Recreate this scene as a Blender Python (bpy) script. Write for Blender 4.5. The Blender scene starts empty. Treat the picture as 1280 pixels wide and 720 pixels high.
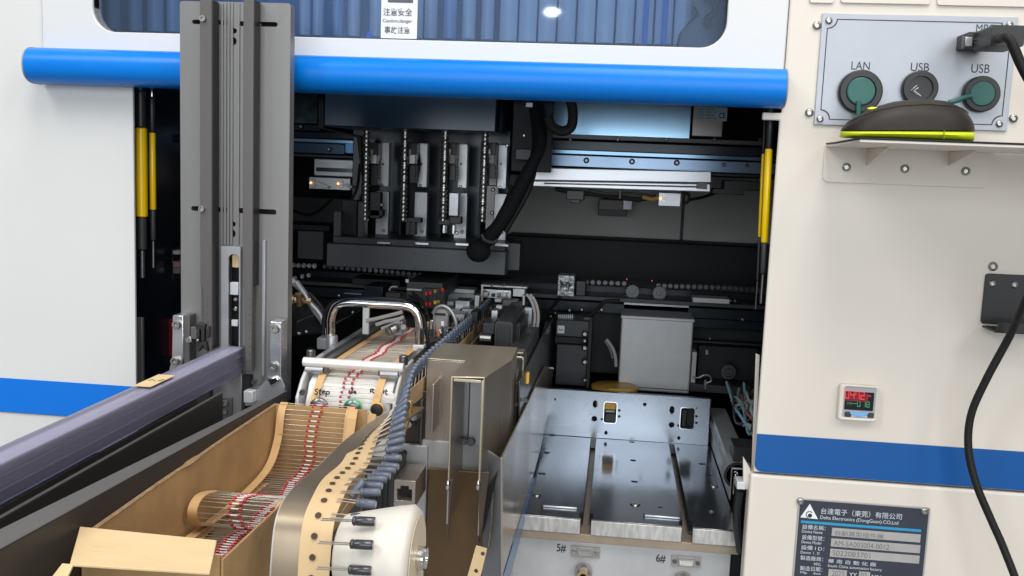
import bpy, bmesh, math, random
from mathutils import Vector, Matrix
from mathutils.geometry import delaunay_2d_cdt
random.seed(4)
S = bpy.context.scene
COL = S.collection
# ------------------------------------------------------------------ camera
YAW, PITCH, ROLL = math.radians(6.018), math.radians(7.363), math.radians(2.293)
FPX, CD, CZ = 1198.4, 0.95, 1.40           # focal length (px of a 1280 px frame), distance to the machine front, eye height
cy_, sy_, cp_, sp_, cr_, sr_ = math.cos(YAW), math.sin(YAW), math.cos(PITCH), math.sin(PITCH), math.cos(ROLL), math.sin(ROLL)
FW = Vector((-sy_*cp_, cy_*cp_, -sp_)); R0 = Vector((cy_, sy_, 0)); U0 = R0.cross(FW)
RT = R0*cr_ + U0*sr_; UP = -R0*sr_ + U0*cr_
CAM = Vector((0, -CD, CZ))
cam_d = bpy.data.cameras.new('camera'); cam = bpy.data.objects.new('camera', cam_d); COL.objects.link(cam)
cam.matrix_world = Matrix(((RT.x, UP.x, -FW.x, CAM.x), (RT.y, UP.y, -FW.y, CAM.y), (RT.z, UP.z, -FW.z, CAM.z), (0, 0, 0, 1)))
cam_d.sensor_width = 36; cam_d.lens = FPX/1280*36; cam_d.clip_start = 0.02; cam_d.clip_end = 60
S.camera = cam
# ------------------------------------------------------------------ light
w = bpy.data.worlds.new('World'); S.world = w; w.use_nodes = True
wn = w.node_tree.nodes; wl = w.node_tree.links
wbg = wn['Background']; wbg.inputs[1].default_value = 0.54
wtc = wn.new('ShaderNodeTexCoord'); wsp = wn.new('ShaderNodeSeparateXYZ'); wrp = wn.new('ShaderNodeValToRGB')
wl.new(wtc.outputs['Generated'], wsp.inputs[0]); wl.new(wsp.outputs[2], wrp.inputs[0]); wl.new(wrp.outputs[0], wbg.inputs[0])
wmr = wrp.color_ramp
wmr.elements[0].position = 0.0; wmr.elements[0].color = (0.42, 0.40, 0.38, 1)
wmr.elements[1].position = 1.0; wmr.elements[1].color = (0.82, 0.84, 0.88, 1)

def lamp(name, loc, target, size, power, color, size_y=None):
    d = bpy.data.lights.new(name, 'AREA'); d.size = size; d.energy = power; d.color = color
    if size_y: d.shape = 'RECTANGLE'; d.size_y = size_y
    else: d.shape = 'DISK'
    o = bpy.data.objects.new(name, d); COL.objects.link(o); o.location = loc
    o.rotation_euler = (Vector(target)-Vector(loc)).to_track_quat('-Z', 'Y').to_euler(); return o
lamp('ceiling_lamp', (0.2, -1.3, 4.2), (0, 0.1, 1.2), 0.9, 66, (1.0, 0.965, 0.92), 2.4)
lamp('ceiling_lamp', (-2.1, -2.3, 3.9), (-0.3, 0, 1.2), 0.8, 50, (0.95, 0.98, 1.0), 2.0)
lamp('ceiling_lamp', (2.3, -2.2, 3.8), (0.4, 0, 1.2), 0.8, 40, (1.0, 0.93, 0.86), 2.0)
lamp('fill_light', (0.4, -5.0, 2.05), (0.2, 0.3, 1.5), 4.5, 120, (0.88, 0.95, 1.0), 2.0)  # broad fill added behind the camera to brighten the bay and its reflections
S.view_settings.view_transform = 'Standard'; S.view_settings.look = 'None'
S.view_settings.exposure = 0; S.view_settings.gamma = 1
try:
    S.cycles.max_bounces = 8; S.cycles.transparent_max_bounces = 12; S.cycles.use_denoising = True
except Exception: pass

# ------------------------------------------------------------------ pixel ray -> point helpers
def ray(u, v): return RT*((u-640)/FPX) + UP*(-(v-360)/FPX) + FW
def P(u, v, d):                       # on the vertical plane at distance d in front of the camera
    r = ray(u, v); return CAM + r*(d/r.y)
def PZ(u, v, z):
    r = ray(u, v); return CAM + r*((z-CZ)/r.z)
def PX(u, v, x):
    r = ray(u, v); return CAM + r*(x/r.x)

# small round downlight whose mirror image shows in the hood window
r_ = ray(690, 15); pw = CAM + r_*((CD+0.0105)/r_.y); dl = pw + Vector((r_.x, -r_.y, r_.z))*4.6
dlamp = lamp('round_downlight', dl, pw, 0.10, 2.5, (1, 0.98, 0.95)); dlamp.data.shape = 'ELLIPSE'; dlamp.data.size_y = 0.045
# ------------------------------------------------------------------ materials
MC = {}
def mat(name, col, rough=0.5, metal=0.0, var=0.0, vscale=40, bump=0.0, bscale=300, brush=None, coat=0.0, rvar=0.0, spec=0.5, emit=None, es=0, trans=None):
    if name in MC: return MC[name]
    m = bpy.data.materials.new(name); m.use_nodes = True; nt = m.node_tree; N = nt.nodes; L = nt.links
    b = N['Principled BSDF']
    b.inputs['Base Color'].default_value = (*col, 1); b.inputs['Roughness'].default_value = rough
    b.inputs['Metallic'].default_value = metal; b.inputs['Specular IOR Level'].default_value = spec
    b.inputs['Coat Weight'].default_value = coat; b.inputs['Coat Roughness'].default_value = 0.12
    if emit: b.inputs['Emission Color'].default_value = (*emit, 1); b.inputs['Emission Strength'].default_value = es
    tc = N.new('ShaderNodeTexCoord'); mp = N.new('ShaderNodeMapping'); L.new(tc.outputs['Object'], mp.inputs[0])
    if brush: mp.inputs['Scale'].default_value = brush
    if var > 0 or rvar > 0:
        n = N.new('ShaderNodeTexNoise'); n.inputs['Scale'].default_value = vscale; n.inputs['Detail'].default_value = 6
        L.new(mp.outputs[0], n.inputs[0])
        if var > 0:
            mx = N.new('ShaderNodeMix'); mx.data_type = 'RGBA'
            mr = N.new('ShaderNodeMapRange'); mr.inputs[1].default_value = 0.3; mr.inputs[2].default_value = 0.7
            L.new(n.outputs[0], mr.inputs[0]); L.new(mr.outputs[0], mx.inputs[0])
            mx.inputs[6].default_value = (*[c*(1-var) for c in col], 1); mx.inputs[7].default_value = (*[min(1, c*(1+var)) for c in col], 1)
            L.new(mx.outputs[2], b.inputs['Base Color'])
        if rvar > 0:
            n2 = N.new('ShaderNodeTexNoise'); n2.inputs['Scale'].default_value = vscale*0.4; n2.inputs['Detail'].default_value = 5
            L.new(mp.outputs[0], n2.inputs[0])
            mr2 = N.new('ShaderNodeMapRange'); mr2.inputs[1].default_value = 0.3; mr2.inputs[2].default_value = 0.7
            mr2.inputs[3].default_value = max(0.02, rough-rvar); mr2.inputs[4].default_value = rough+rvar
            L.new(n2.outputs[0], mr2.inputs[0]); L.new(mr2.outputs[0], b.inputs['Roughness'])
    if bump > 0:
        n3 = N.new('ShaderNodeTexNoise'); n3.inputs['Scale'].default_value = bscale; n3.inputs['Detail'].default_value = 3
        L.new(mp.outputs[0], n3.inputs[0]); bp = N.new('ShaderNodeBump'); bp.inputs['Strength'].default_value = bump
        bp.inputs['Distance'].default_value = 0.001
        L.new(n3.outputs[0], bp.inputs['Height']); L.new(bp.outputs[0], b.inputs['Normal'])
    if trans:                                         # thin clear plastic: tinted see-through plus a gloss layer
        tb = N.new('ShaderNodeBsdfTransparent'); tb.inputs[0].default_value = (*trans[0], 1)
        mxs = N.new('ShaderNodeMixShader'); fr = N.new('ShaderNodeFresnel'); fr.inputs[0].default_value = 1.5
        ma = N.new('ShaderNodeMath'); ma.operation = 'MULTIPLY_ADD'; ma.inputs[1].default_value = 1.0; ma.inputs[2].default_value = trans[1]
        ma.use_clamp = True
        L.new(fr.outputs[0], ma.inputs[0]); L.new(ma.outputs[0], mxs.inputs[0]); L.new(tb.outputs[0], mxs.inputs[1])
        L.new(b.outputs[0], mxs.inputs[2]); L.new(mxs.outputs[0], N['Material Output'].inputs[0])
    MC[name] = m; return m

WHITE_L = mat('white_powder_coat_cool', (0.69, 0.69, 0.68), 0.38, var=0.03, vscale=4, bump=0.08, bscale=900, rvar=0.12)
WHITE_R = mat('white_powder_coat_warm', (0.72, 0.66, 0.585), 0.38, var=0.03, vscale=4, bump=0.08, bscale=900, rvar=0.12)
BLUE = mat('glossy_blue_plastic', (0.0, 0.19, 0.70), 0.34, var=0.03, vscale=9, spec=0.28, rvar=0.08)
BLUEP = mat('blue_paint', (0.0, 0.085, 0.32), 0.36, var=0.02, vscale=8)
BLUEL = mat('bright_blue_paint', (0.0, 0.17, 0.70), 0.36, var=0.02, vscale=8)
GREY = mat('anodised_grey', (0.235, 0.23, 0.228), 0.42, 0.45, var=0.06, vscale=60, brush=(1, 1, 0.06), rvar=0.06)
GREYM = mat('anodised_grey_dark', (0.125, 0.118, 0.115), 0.42, 0.4, var=0.06, vscale=60, brush=(1, 1, 0.06))
DARKSIDE = mat('black_anodised', (0.022, 0.022, 0.023), 0.45, 0.2, var=0.15, vscale=50)
GREYL = mat('satin_aluminium', (0.42, 0.43, 0.45), 0.38, 0.7, var=0.05, vscale=80, rvar=0.08)
ALU = mat('machined_aluminium', (0.60, 0.62, 0.65), 0.30, 0.85, var=0.06, vscale=90, rvar=0.09, bump=0.05, bscale=400, brush=(0.1, 1, 1))
ALUB = mat('bead_blasted_aluminium', (0.62, 0.63, 0.64), 0.55, 0.35, var=0.04, vscale=50)
PLATE = mat('ground_steel_plate', (0.35, 0.375, 0.41), 0.20, 0.95, var=0.16, vscale=16, rvar=0.13, bump=0.03, bscale=260, brush=(1, 0.25, 1))
PLATEB = mat('ground_steel_upright', (0.38, 0.415, 0.47), 0.30, 0.9, var=0.08, vscale=18, rvar=0.08, bump=0.03, bscale=260, brush=(0.2, 1, 1))
MILL = mat('milled_edge', (0.62, 0.60, 0.57), 0.42, 0.75, var=0.22, vscale=240, bump=0.2, bscale=240, brush=(1, 1, 0.25))
TANM = mat('tan_anodised_edge', (0.36, 0.29, 0.22), 0.45, 0.4, var=0.08, vscale=60)
STEEL = mat('stainless_steel', (0.45, 0.395, 0.345), 0.30, 0.75, var=0.05, vscale=70, rvar=0.07, bump=0.03, bscale=300, brush=(1, 1, 0.12))
STEELT = mat('brushed_stainless_top', (0.60, 0.52, 0.39), 0.34, 0.8, var=0.08, vscale=60, rvar=0.08, bump=0.05, bscale=300, brush=(1, 0.15, 1))
MIRROR = mat('polished_steel_sheet', (0.50, 0.42, 0.33), 0.19, 0.72, var=0.12, vscale=20, rvar=0.07, brush=(1, 1, 0.2))
CHROME = mat('chromed_steel', (0.72, 0.71, 0.70), 0.12, 1.0, var=0.04, vscale=60)
SCREW = mat('screw_steel', (0.42, 0.41, 0.39), 0.33, 0.95, var=0.1, vscale=300)
SCREWD = mat('dark_screw_steel', (0.20, 0.20, 0.21), 0.3, 0.9, var=0.1, vscale=300)
BLACKI = mat('matt_black_interior', (0.008, 0.009, 0.011), 0.6, var=0.25, vscale=10)
BLACK2 = mat('dark_slate_paint', (0.034, 0.036, 0.041), 0.42, 0.1, var=0.14, vscale=14)
BLACK3 = mat('black_blue_gloss', (0.012, 0.019, 0.030), 0.25, 0.2, var=0.15, vscale=14)
NAVY = mat('navy_gloss_cover', (0.012, 0.035, 0.060), 0.22, 0.1, var=0.15, vscale=9)
DGREY = mat('dark_grey_back_sheet', (0.60, 0.59, 0.57), 0.55, 0.1, var=0.10, vscale=5)
GREENISH = mat('green_black_steel', (0.040, 0.052, 0.048), 0.22, 0.6, var=0.2, vscale=30)
BLACKP = mat('black_plastic', (0.018, 0.018, 0.019), 0.42, var=0.1, vscale=80, bump=0.1, bscale=800)
BLACKC = mat('charcoal_plastic', (0.035, 0.036, 0.037), 0.5, var=0.1, vscale=80, bump=0.15, bscale=900)
RUBBER = mat('black_rubber', (0.012, 0.011, 0.011), 0.55, bump=0.15, bscale=400, spec=0.3)
SLEEVE = mat('braided_sleeve', (0.008, 0.008, 0.010), 0.8, bump=0.8, bscale=500, spec=0.2)
YEL = mat('yellow_gloss', (0.92, 0.60, 0.0), 0.3, var=0.04, vscale=30, coat=0.2)
ORG = mat('orange_yellow_plastic', (0.85, 0.47, 0.07), 0.4, var=0.05, vscale=40)
LIME = mat('lime_plastic', (0.62, 0.72, 0.02), 0.4, var=0.03, vscale=50)
MOUSE = mat('dark_brown_grey_plastic', (0.020, 0.016, 0.013), 0.48, var=0.06, vscale=120, bump=0.1, bscale=1500, spec=0.3)
LPANEL = mat('silver_grey_panel', (0.40, 0.42, 0.46), 0.42, 0.35, var=0.03, vscale=30, bump=0.03, bscale=900)
TEAL = mat('teal_rubber', (0.028, 0.13, 0.115), 0.5, var=0.08, vscale=60)
INK = mat('black_ink', (0.02, 0.02, 0.022), 0.6)
LINK = mat('pale_print', (0.62, 0.66, 0.72), 0.6)
NAVYP = mat('navy_nameplate', (0.032, 0.038, 0.055), 0.4, var=0.08, vscale=60)
CYAN = mat('cyan_line_print', (0.02, 0.30, 0.55), 0.5)
SILV = mat('silver_field', (0.48, 0.46, 0.45), 0.4, 0.4, var=0.05, vscale=90)
WHITEP = mat('white_plastic', (0.74, 0.72, 0.69), 0.45, var=0.03, vscale=40)
IVORY = mat('ivory_nylon', (0.66, 0.62, 0.55), 0.42, var=0.03, vscale=30)
IVORYD = mat('cream_nylon_face', (0.68, 0.56, 0.40), 0.45, var=0.04, vscale=30)
PAPERW = mat('white_paper', (0.80, 0.81, 0.85), 0.6, var=0.02, vscale=60)
TUBE = mat('clear_violet_plastic', (0.52, 0.52, 0.61), 0.07, rvar=0.03, vscale=12, brush=(1, 0.05, 1), trans=((0.91, 0.90, 0.97), 0.02))
ACRYL = mat('tinted_window_acrylic', (0.25, 0.34, 0.48), 0.03, trans=((0.78, 0.87, 0.98), 0.08))
CARD = mat('cardboard', (0.42, 0.26, 0.115), 0.8, var=0.16, vscale=30, bump=0.25, bscale=500)
CARDL = mat('pale_cardboard', (0.70, 0.52, 0.29), 0.8, var=0.05, vscale=60, bump=0.25, bscale=500, brush=(0.4, 1, 1))
CARDE = mat('cardboard_edge', (0.36, 0.24, 0.13), 0.9, var=0.3, vscale=400)
PAPER = mat('brown_tape_paper', (0.60, 0.38, 0.175), 0.7, var=0.06, vscale=80, bump=0.1, bscale=700)
PAPERL = mat('sprocket_tape_paper', (0.62, 0.44, 0.24), 0.7, var=0.04, vscale=80)
WIRE = mat('tinned_lead', (0.58, 0.52, 0.44), 0.3, 0.9, var=0.1, vscale=200)
GLASSR = mat('red_glass_body', (0.42, 0.03, 0.035), 0.15, coat=0.5)
GLASSW = mat('pale_band', (0.75, 0.68, 0.66), 0.3)
CAPB = mat('capacitor_sleeve', (0.075, 0.10, 0.155), 0.3, var=0.12, vscale=200, coat=0.2)
CAPG = mat('grey_capacitor_sleeve', (0.085, 0.10, 0.135), 0.35, var=0.1, vscale=150)
CAPK = mat('black_capacitor_sleeve', (0.035, 0.035, 0.040), 0.3, coat=0.3)
BRASS = mat('brass', (0.66, 0.46, 0.18), 0.28, 0.9, var=0.1, vscale=80)
BRONZE = mat('bronze_fitting', (0.34, 0.23, 0.13), 0.32, 0.8, var=0.2, vscale=120)
HOSE = mat('grey_air_hose', (0.42, 0.41, 0.39), 0.4, var=0.04, vscale=60)
REDD = mat('dark_red_plastic', (0.22, 0.006, 0.018), 0.45)
REDP = mat('red_plastic', (0.55, 0.01, 0.03), 0.4)
GREENP = mat('green_plastic', (0.02, 0.50, 0.20), 0.35)
BROWNR = mat('brown_gloss_cover', (0.12, 0.070, 0.030), 0.28, 0.35, var=0.2, vscale=8)
REFB = mat('blue_reflection_ground', (0.08, 0.24, 0.52), 0.5)  # ground and stripe colours of the imitated window reflection
REFL = mat('pale_blue_reflection', (0.74, 0.82, 0.97), 0.42, var=0.12, vscale=25, brush=(1, 1, 0.3))
REFM = mat('mid_blue_reflection', (0.40, 0.58, 0.88), 0.42, var=0.12, vscale=25, brush=(1, 1, 0.3))
REFD = mat('steel_blue_reflection', (0.36, 0.46, 0.60), 0.45, var=0.15, vscale=25, brush=(1, 1, 0.3))
BLUEFILM = mat('blue_film', (0.10, 0.22, 0.42), 0.25, 0.3)
LEDR = mat('red_led', (0.5, 0.02, 0.02), 0.5, emit=(1.0, 0.06, 0.08), es=0.8)
LEDO = mat('orange_led', (0.9, 0.3, 0.1), 0.5, emit=(1.0, 0.35, 0.12), es=3.0)
LEDG = mat('green_led', (0.02, 0.3, 0.15), 0.5, emit=(0.10, 0.50, 0.28), es=0.35)
SCREEN = mat('display_black', (0.012, 0.012, 0.012), 0.2)
SCREENR = mat('display_dark_red', (0.10, 0.008, 0.012), 0.25, emit=(0.35, 0.02, 0.04), es=0.35)
SKYB = mat('light_blue_button', (0.20, 0.42, 0.75), 0.4)

# ------------------------------------------------------------------ mesh builder
def rr(x0, y0, x1, y1, r, n=5, which=(1, 1, 1, 1)):          # rounded rectangle, counter-clockwise
    pts = []
    for k, (cx, cy, a0) in enumerate(((x1-r, y1-r, 0), (x0+r, y1-r, 90), (x0+r, y0+r, 180), (x1-r, y0+r, 270))):
        if which[k] and r > 0:
            for i in range(n+1):
                a = math.radians(a0+90*i/n); pts.append((cx+r*math.cos(a), cy+r*math.sin(a)))
        else: pts.append((x1 if k in (0, 3) else x0, y1 if k in (0, 1) else y0))
    return pts
def circ(cx, cy, r, n=16, ry=None): return [(cx+r*math.cos(2*math.pi*i/n), cy+(ry or r)*math.sin(2*math.pi*i/n)) for i in range(n)]
def smooth(pts, k=6):
    pts = [Vector(p) for p in pts]; q = [pts[0]*2-pts[1]]+pts+[pts[-1]*2-pts[-2]]; out = []
    for i in range(1, len(q)-2):
        a, b, c, d = q[i-1:i+3]
        for j in range(k):
            t = j/k; out.append(0.5*((2*b)+(c-a)*t+(2*a-5*b+4*c-d)*t*t+(3*b-a-3*c+d)*t*t*t))
    out.append(pts[-1]); return out

class MB:
    def __init__(s): s.v = []; s.f = []
    def add(s, vs, fs):
        o = len(s.v); s.v += [Vector(p) for p in vs]; s.f += [tuple(i+o for i in f) for f in fs]; return s
    def box(s, a, b):
        x0, x1 = sorted((a[0], b[0])); y0, y1 = sorted((a[1], b[1])); z0, z1 = sorted((a[2], b[2]))
        return s.add([(x0, y0, z0), (x1, y0, z0), (x1, y1, z0), (x0, y1, z0), (x0, y0, z1), (x1, y0, z1), (x1, y1, z1), (x0, y1, z1)],
                     [(0, 3, 2, 1), (4, 5, 6, 7), (0, 1, 5, 4), (1, 2, 6, 5), (2, 3, 7, 6), (3, 0, 4, 7)])
    def hexa(s, q, vec):                      # four corner points pushed along vec
        q = [Vector(p) for p in q]; return s.ext([q], vec)
    def ext(s, loops, vec):                   # loops[0] outer, others holes: 3D points, extruded along vec
        loops = [[Vector(p) for p in l] for l in loops]; vec = Vector(vec)
        flat = [p for l in loops for p in l]; n = len(flat)
        nn = vec.normalized(); ax = max(range(3), key=lambda k: abs(nn[k])); ij = [k for k in range(3) if k != ax]
        if len(loops) == 1 and len(flat) <= 4: tris = [tuple(range(n))]
        else:
            es = []; q = 0; p2 = [Vector((p[ij[0]], p[ij[1]])) for p in flat]
            for l in loops:
                es += [(q+i, q+(i+1) % len(l)) for i in range(len(l))]; q += len(l)
            vv, _, tf, ov, _, _ = delaunay_2d_cdt(p2, es, [], 0, 1e-7); tris = []
            back = [o_[0] if o_ else None for o_ in ov]
            def odd(x, y):
                c = False
                for a_, b_ in es:
                    (xa, ya), (xb, yb_) = p2[a_], p2[b_]
                    if (ya > y) != (yb_ > y) and x < (xb-xa)*(y-ya)/(yb_-ya)+xa: c = not c
                return c
            for t in tf:
                if any(back[k] is None for k in t): continue
                cx = sum(vv[k].x for k in t)/3; cy = sum(vv[k].y for k in t)/3
                if odd(cx, cy): tris.append(tuple(back[k] for k in t))
        fs = [tuple(t) for t in tris] + [tuple(i+n for i in reversed(t)) for t in tris]; o = 0
        for l in loops:
            for i in range(len(l)):
                j = (i+1) % len(l); fs.append((o+i, o+j, o+j+n, o+i+n))
            o += len(l)
        return s.add(flat+[p+vec for p in flat], fs)
    def front(s, loops, y0, y1):              # loops of (x, z), from y0 to y1
        return s.ext([[(x, y0, z) for x, z in l] for l in loops], (0, y1-y0, 0))
    def flat(s, loops, z0, z1):               # loops of (x, y)
        return s.ext([[(x, y, z0) for x, y in l] for l in loops], (0, 0, z1-z0))
    def side(s, loops, x0, x1):               # loops of (y, z)
        return s.ext([[(x0, y, z) for y, z in l] for l in loops], (x1-x0, 0, 0))
    def frame(s, d):
        d = Vector(d).normalized(); a = Vector((0, 0, 1)) if abs(d.z) < 0.9 else Vector((1, 0, 0))
        x = d.cross(a).normalized(); return x, x.cross(d).normalized()*-1
    def lathe(s, base, d, prof, n=16):        # prof: (distance along d, radius)
        base = Vector(base); d = Vector(d).normalized(); x, y = s.frame(d); vs = []; fs = []
        for h, r in prof:
            for i in range(n):
                a = 2*math.pi*i/n; vs.append(base+d*h+(x*math.cos(a)+y*math.sin(a))*max(r, 1e-5))
        for k in range(len(prof)-1):
            for i in range(n):
                j = (i+1) % n; fs.append((k*n+i, k*n+j, (k+1)*n+j, (k+1)*n+i))
        fs.append(tuple(range(n))[::-1]); fs.append(tuple(range((len(prof)-1)*n, len(prof)*n)))
        return s.add(vs, fs)
    def cyl(s, a, b, r, n=16, r2=None):
        a = Vector(a); b = Vector(b); return s.lathe(a, b-a, [(0, r), ((b-a).length, r if r2 is None else r2)], n)
    def tube(s, pts, r, n=8, k=0, sx=1, sy=1):
        pts = smooth(pts, k) if k else [Vector(p) for p in pts]
        rs = r if callable(r) else (lambda t: r)
        d = (pts[1]-pts[0]).normalized(); x, y = s.frame(d); vs = []; fs = []; m = len(pts)
        for q, p in enumerate(pts):
            t = (pts[min(q+1, m-1)]-pts[max(q-1, 0)]).normalized()
            x = (x-t*x.dot(t)).normalized(); y = t.cross(x)
            for i in range(n):
                a = 2*math.pi*i/n; vs.append(p+(x*math.cos(a)*sx+y*math.sin(a)*sy)*rs(q/(m-1)))
        for q in range(m-1):
            for i in range(n):
                j = (i+1) % n; fs.append((q*n+i, q*n+j, (q+1)*n+j, (q+1)*n+i))
        fs.append(tuple(range(n))[::-1]); fs.append(tuple(range((m-1)*n, m*n)))
        return s.add(vs, fs)
    def strip(s, pts, wv, th):                # ribbon: points, width vector(s), thickness vector
        pts = [Vector(p) for p in pts]; m = len(pts); vs = []; fs = []
        for q, p in enumerate(pts):
            t = (pts[min(q+1, m-1)]-pts[max(q-1, 0)]).normalized()
            wq = Vector(wv[q]) if isinstance(wv, list) else Vector(wv); nn = t.cross(wq).normalized()*th
            vs += [p-wq/2, p+wq/2, p+wq/2+nn, p-wq/2+nn]
        for q in range(m-1):
            for i in range(4):
                j = (i+1) % 4; fs.append((q*4+i, q*4+j, q*4+4+j, q*4+4+i))
        fs += [(3, 2, 1, 0), (m*4-4, m*4-3, m*4-2, m*4-1)]
        return s.add(vs, fs)
    def sphere(s, c, r, n=12, sc=(1, 1, 1)):
        c = Vector(c); vs = []; fs = []; m = n//2
        for k in range(m+1):
            p = math.pi*k/m
            for i in range(n):
                a = 2*math.pi*i/n; vs.append(c+Vector((math.sin(p)*math.cos(a)*sc[0], math.sin(p)*math.sin(a)*sc[1], math.cos(p)*sc[2]))*r)
        for k in range(m):
            for i in range(n):
                j = (i+1) % n; fs.append((k*n+i, (k+1)*n+i, (k+1)*n+j, k*n+j))
        return s.add(vs, fs)
    def build(s, name, m, parent=None, bev=0.0, seg=2, kind=None, ang=35, smoothed=True):
        me = bpy.data.meshes.new(name); root = parent
        while root is not None and root.parent is not None: root = root.parent
        off = Vector(root['base']) if (root is not None and 'base' in root) else Vector((0, 0, 0))
        bm = bmesh.new(); bv = [bm.verts.new(p-off) for p in s.v]
        for f in s.f:
            try: bm.faces.new([bv[i] for i in f])
            except ValueError: pass
        bmesh.ops.remove_doubles(bm, verts=bm.verts, dist=1e-6)
        bmesh.ops.recalc_face_normals(bm, faces=bm.faces); bm.to_mesh(me); bm.free()
        if m is not None: me.materials.append(m)
        if smoothed:
            me.shade_smooth()
            me.set_sharp_from_angle(angle=math.radians(ang))
        o = bpy.data.objects.new(name, me); COL.objects.link(o)
        if parent is not None: o.parent = parent
        if bev > 0:
            md = o.modifiers.new('edge', 'BEVEL'); md.width = bev; md.segments = seg; md.limit_method = 'ANGLE'; md.angle_limit = math.radians(40)
            md.harden_normals = False
        if kind: o['kind'] = kind
        return o

def thing(name, label, cat, loc, group=None):
    o = bpy.data.objects.new(name, None); COL.objects.link(o); o.location = loc; o['base'] = tuple(loc)
    o.empty_display_size = 0.02; o['label'] = label; o['category'] = cat
    if group: o['group'] = group
    return o
def tag(o, label, cat, group=None):
    o['label'] = label; o['category'] = cat
    if group: o['group'] = group
    return o
def lone(mb, name, m, label, cat, bev=0.0, group=None, loc=None, **k):     # a thing that is one mesh
    c = Vector(loc) if loc else sum(mb.v, Vector())/len(mb.v)
    for p in mb.v: p -= c
    o = mb.build(name, m, None, bev, **k); o.location = c; return tag(o, label, cat, group)
def pbox(u0, v0, u1, v1, d0, d1):      # box whose front face, at depth d0, fills the pixel rectangle; back at depth d1
    um, vm = (u0+u1)/2, (v0+v1)/2
    return ((P(u0, vm, d0).x, d0-CD, P(um, v1, d0).z), (P(u1, vm, d0).x, d1-CD, P(um, v0, d0).z))
def pb(u0, v0, u1, v1, d0, d1): return MB().box(*pbox(u0, v0, u1, v1, d0, d1))

# screw heads: shared meshes
def screw_mesh(kind):
    mb = MB()
    if kind == 'cap': prof = [(0, 1), (0.85, 1), (1.0, 0.9), (1.0, 0.55), (0.35, 0.5), (0.35, 0)]
    elif kind == 'button': prof = [(0, 1.0), (0.25, 0.97), (0.5, 0.80), (0.62, 0.52), (0.2, 0.46), (0.2, 0)]
    else: prof = [(0, 1.0), (0.10, 0.96), (0.12, 0.5), (-0.3, 0.42), (-0.3, 0)]
    mb.lathe((0, 0, 0), (0, -1, 0), prof, 12 if kind == 'cap' else 18)
    o = mb.build(kind, SCREW, None, ang=40); me = o.data; bpy.data.objects.remove(o)
    wm = me.copy(); wm.materials.clear(); wm.materials.append(SCREWD); return me, wm
SM = {k: screw_mesh(k) for k in ('cap', 'button', 'flat')}
def screw(pos, r, parent=None, kind='button', dark=False, d=(0, -1, 0), name='screw'):
    me = SM[kind][1 if dark else 0]; o = bpy.data.objects.new(name, me); COL.objects.link(o)
    off = Vector((0, 0, 0)); root = parent
    while root is not None and root.parent is not None: root = root.parent
    if root is not None and 'base' in root: off = Vector(root['base'])
    rot = Vector((0, -1, 0)).rotation_difference(Vector(d)).to_matrix().to_4x4()
    o.matrix_basis = Matrix.Translation(Vector(pos)-off) @ rot @ Matrix.Rotation(random.uniform(0, 1), 4, 'Y') @ Matrix.Diagonal((r, r, r, 1))
    if parent is not None: o.parent = parent
    return o

# text as mesh lying in a frame: origin o, right x, up z
def text(s, x0, x1, y, z, h, m, parent, name='lettering', bold=0.0, ang=0.0, th=0.0002):
    c = bpy.data.curves.new('t', 'FONT'); c.body = s; c.size = 1; c.extrude = 0; c.offset = bold
    t = bpy.data.objects.new('t', c); COL.objects.link(t)
    dg = bpy.context.evaluated_depsgraph_get(); me = bpy.data.meshes.new_from_object(t.evaluated_get(dg))
    bpy.data.objects.remove(t)
    xs = [v.co.x for v in me.vertices] or [0, 1]; ys = [v.co.y for v in me.vertices] or [0, 1]
    sx = (x1-x0)/(max(xs)-min(xs)); sz = h/max(1e-6, (max(ys)-min(ys)))
    root = parent
    while root is not None and root.parent is not None: root = root.parent
    off = Vector(root['base']) if root is not None and 'base' in root else Vector()
    for v in me.vertices:
        v.co = Vector((x0+(v.co.x-min(xs))*sx, y, z+(v.co.y-min(ys))*sz))-off
    me.materials.clear(); me.materials.append(m)
    o = bpy.data.objects.new(name, me); COL.objects.link(o)
    if parent is not None: o.parent = parent
    return o

# ================================================================== MACHINE ENCLOSURE
D0 = 0.95
def F(u, v, d=D0): p = P(u, v, d); return (p.x, p.z)
XL = F(168, 300)[0]; XR = F(961, 330)[0]                      # sides of the bay opening
ZB = F(500, 98)[1]                                            # under the hood
ZLO, ZHI = 0.55, 2.05; XOL, XOR = -1.0, 0.85; YB = 1.05
floor = MB().box((-4, -4, -0.02), (4, 4, 0)).build('floor', mat('grey_epoxy_floor', (0.25, 0.26, 0.27), 0.35, var=0.05, vscale=3))
floor['kind'] = 'structure'
enc = thing('machine_enclosure', 'white machine enclosure with blue stripes framing the dark open bay', 'machine', (0, 0, 0))
z_lu = F(60, 476)[1]; z_ll = F(60, 518)[1]
xs0, xs1 = F(55, 30)[0], F(983, 40)[0]
# left side
MB().front([[(XOL, z_ll), (XL, z_ll), (XL, ZB+0.02), (xs0-0.0008, ZB+0.02), (xs0-0.0008, ZHI), (XOL, ZHI)]], 0, 0.0035).build('side_panel', WHITE_L, enc, 0.0012)
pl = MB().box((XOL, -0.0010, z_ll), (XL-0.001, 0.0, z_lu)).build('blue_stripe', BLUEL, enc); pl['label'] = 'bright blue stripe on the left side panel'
MB().box((XOL, 0.001, ZLO), (XL, 0.02, z_ll-0.0012)).build('lower_panel', WHITE_L, enc, 0.001)
MB().box((XL-0.065, 0.0205, ZLO+0.02), (XL-0.06, 0.30, ZB+0.05)).build('bay_jamb', BLACK3, enc)
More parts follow.
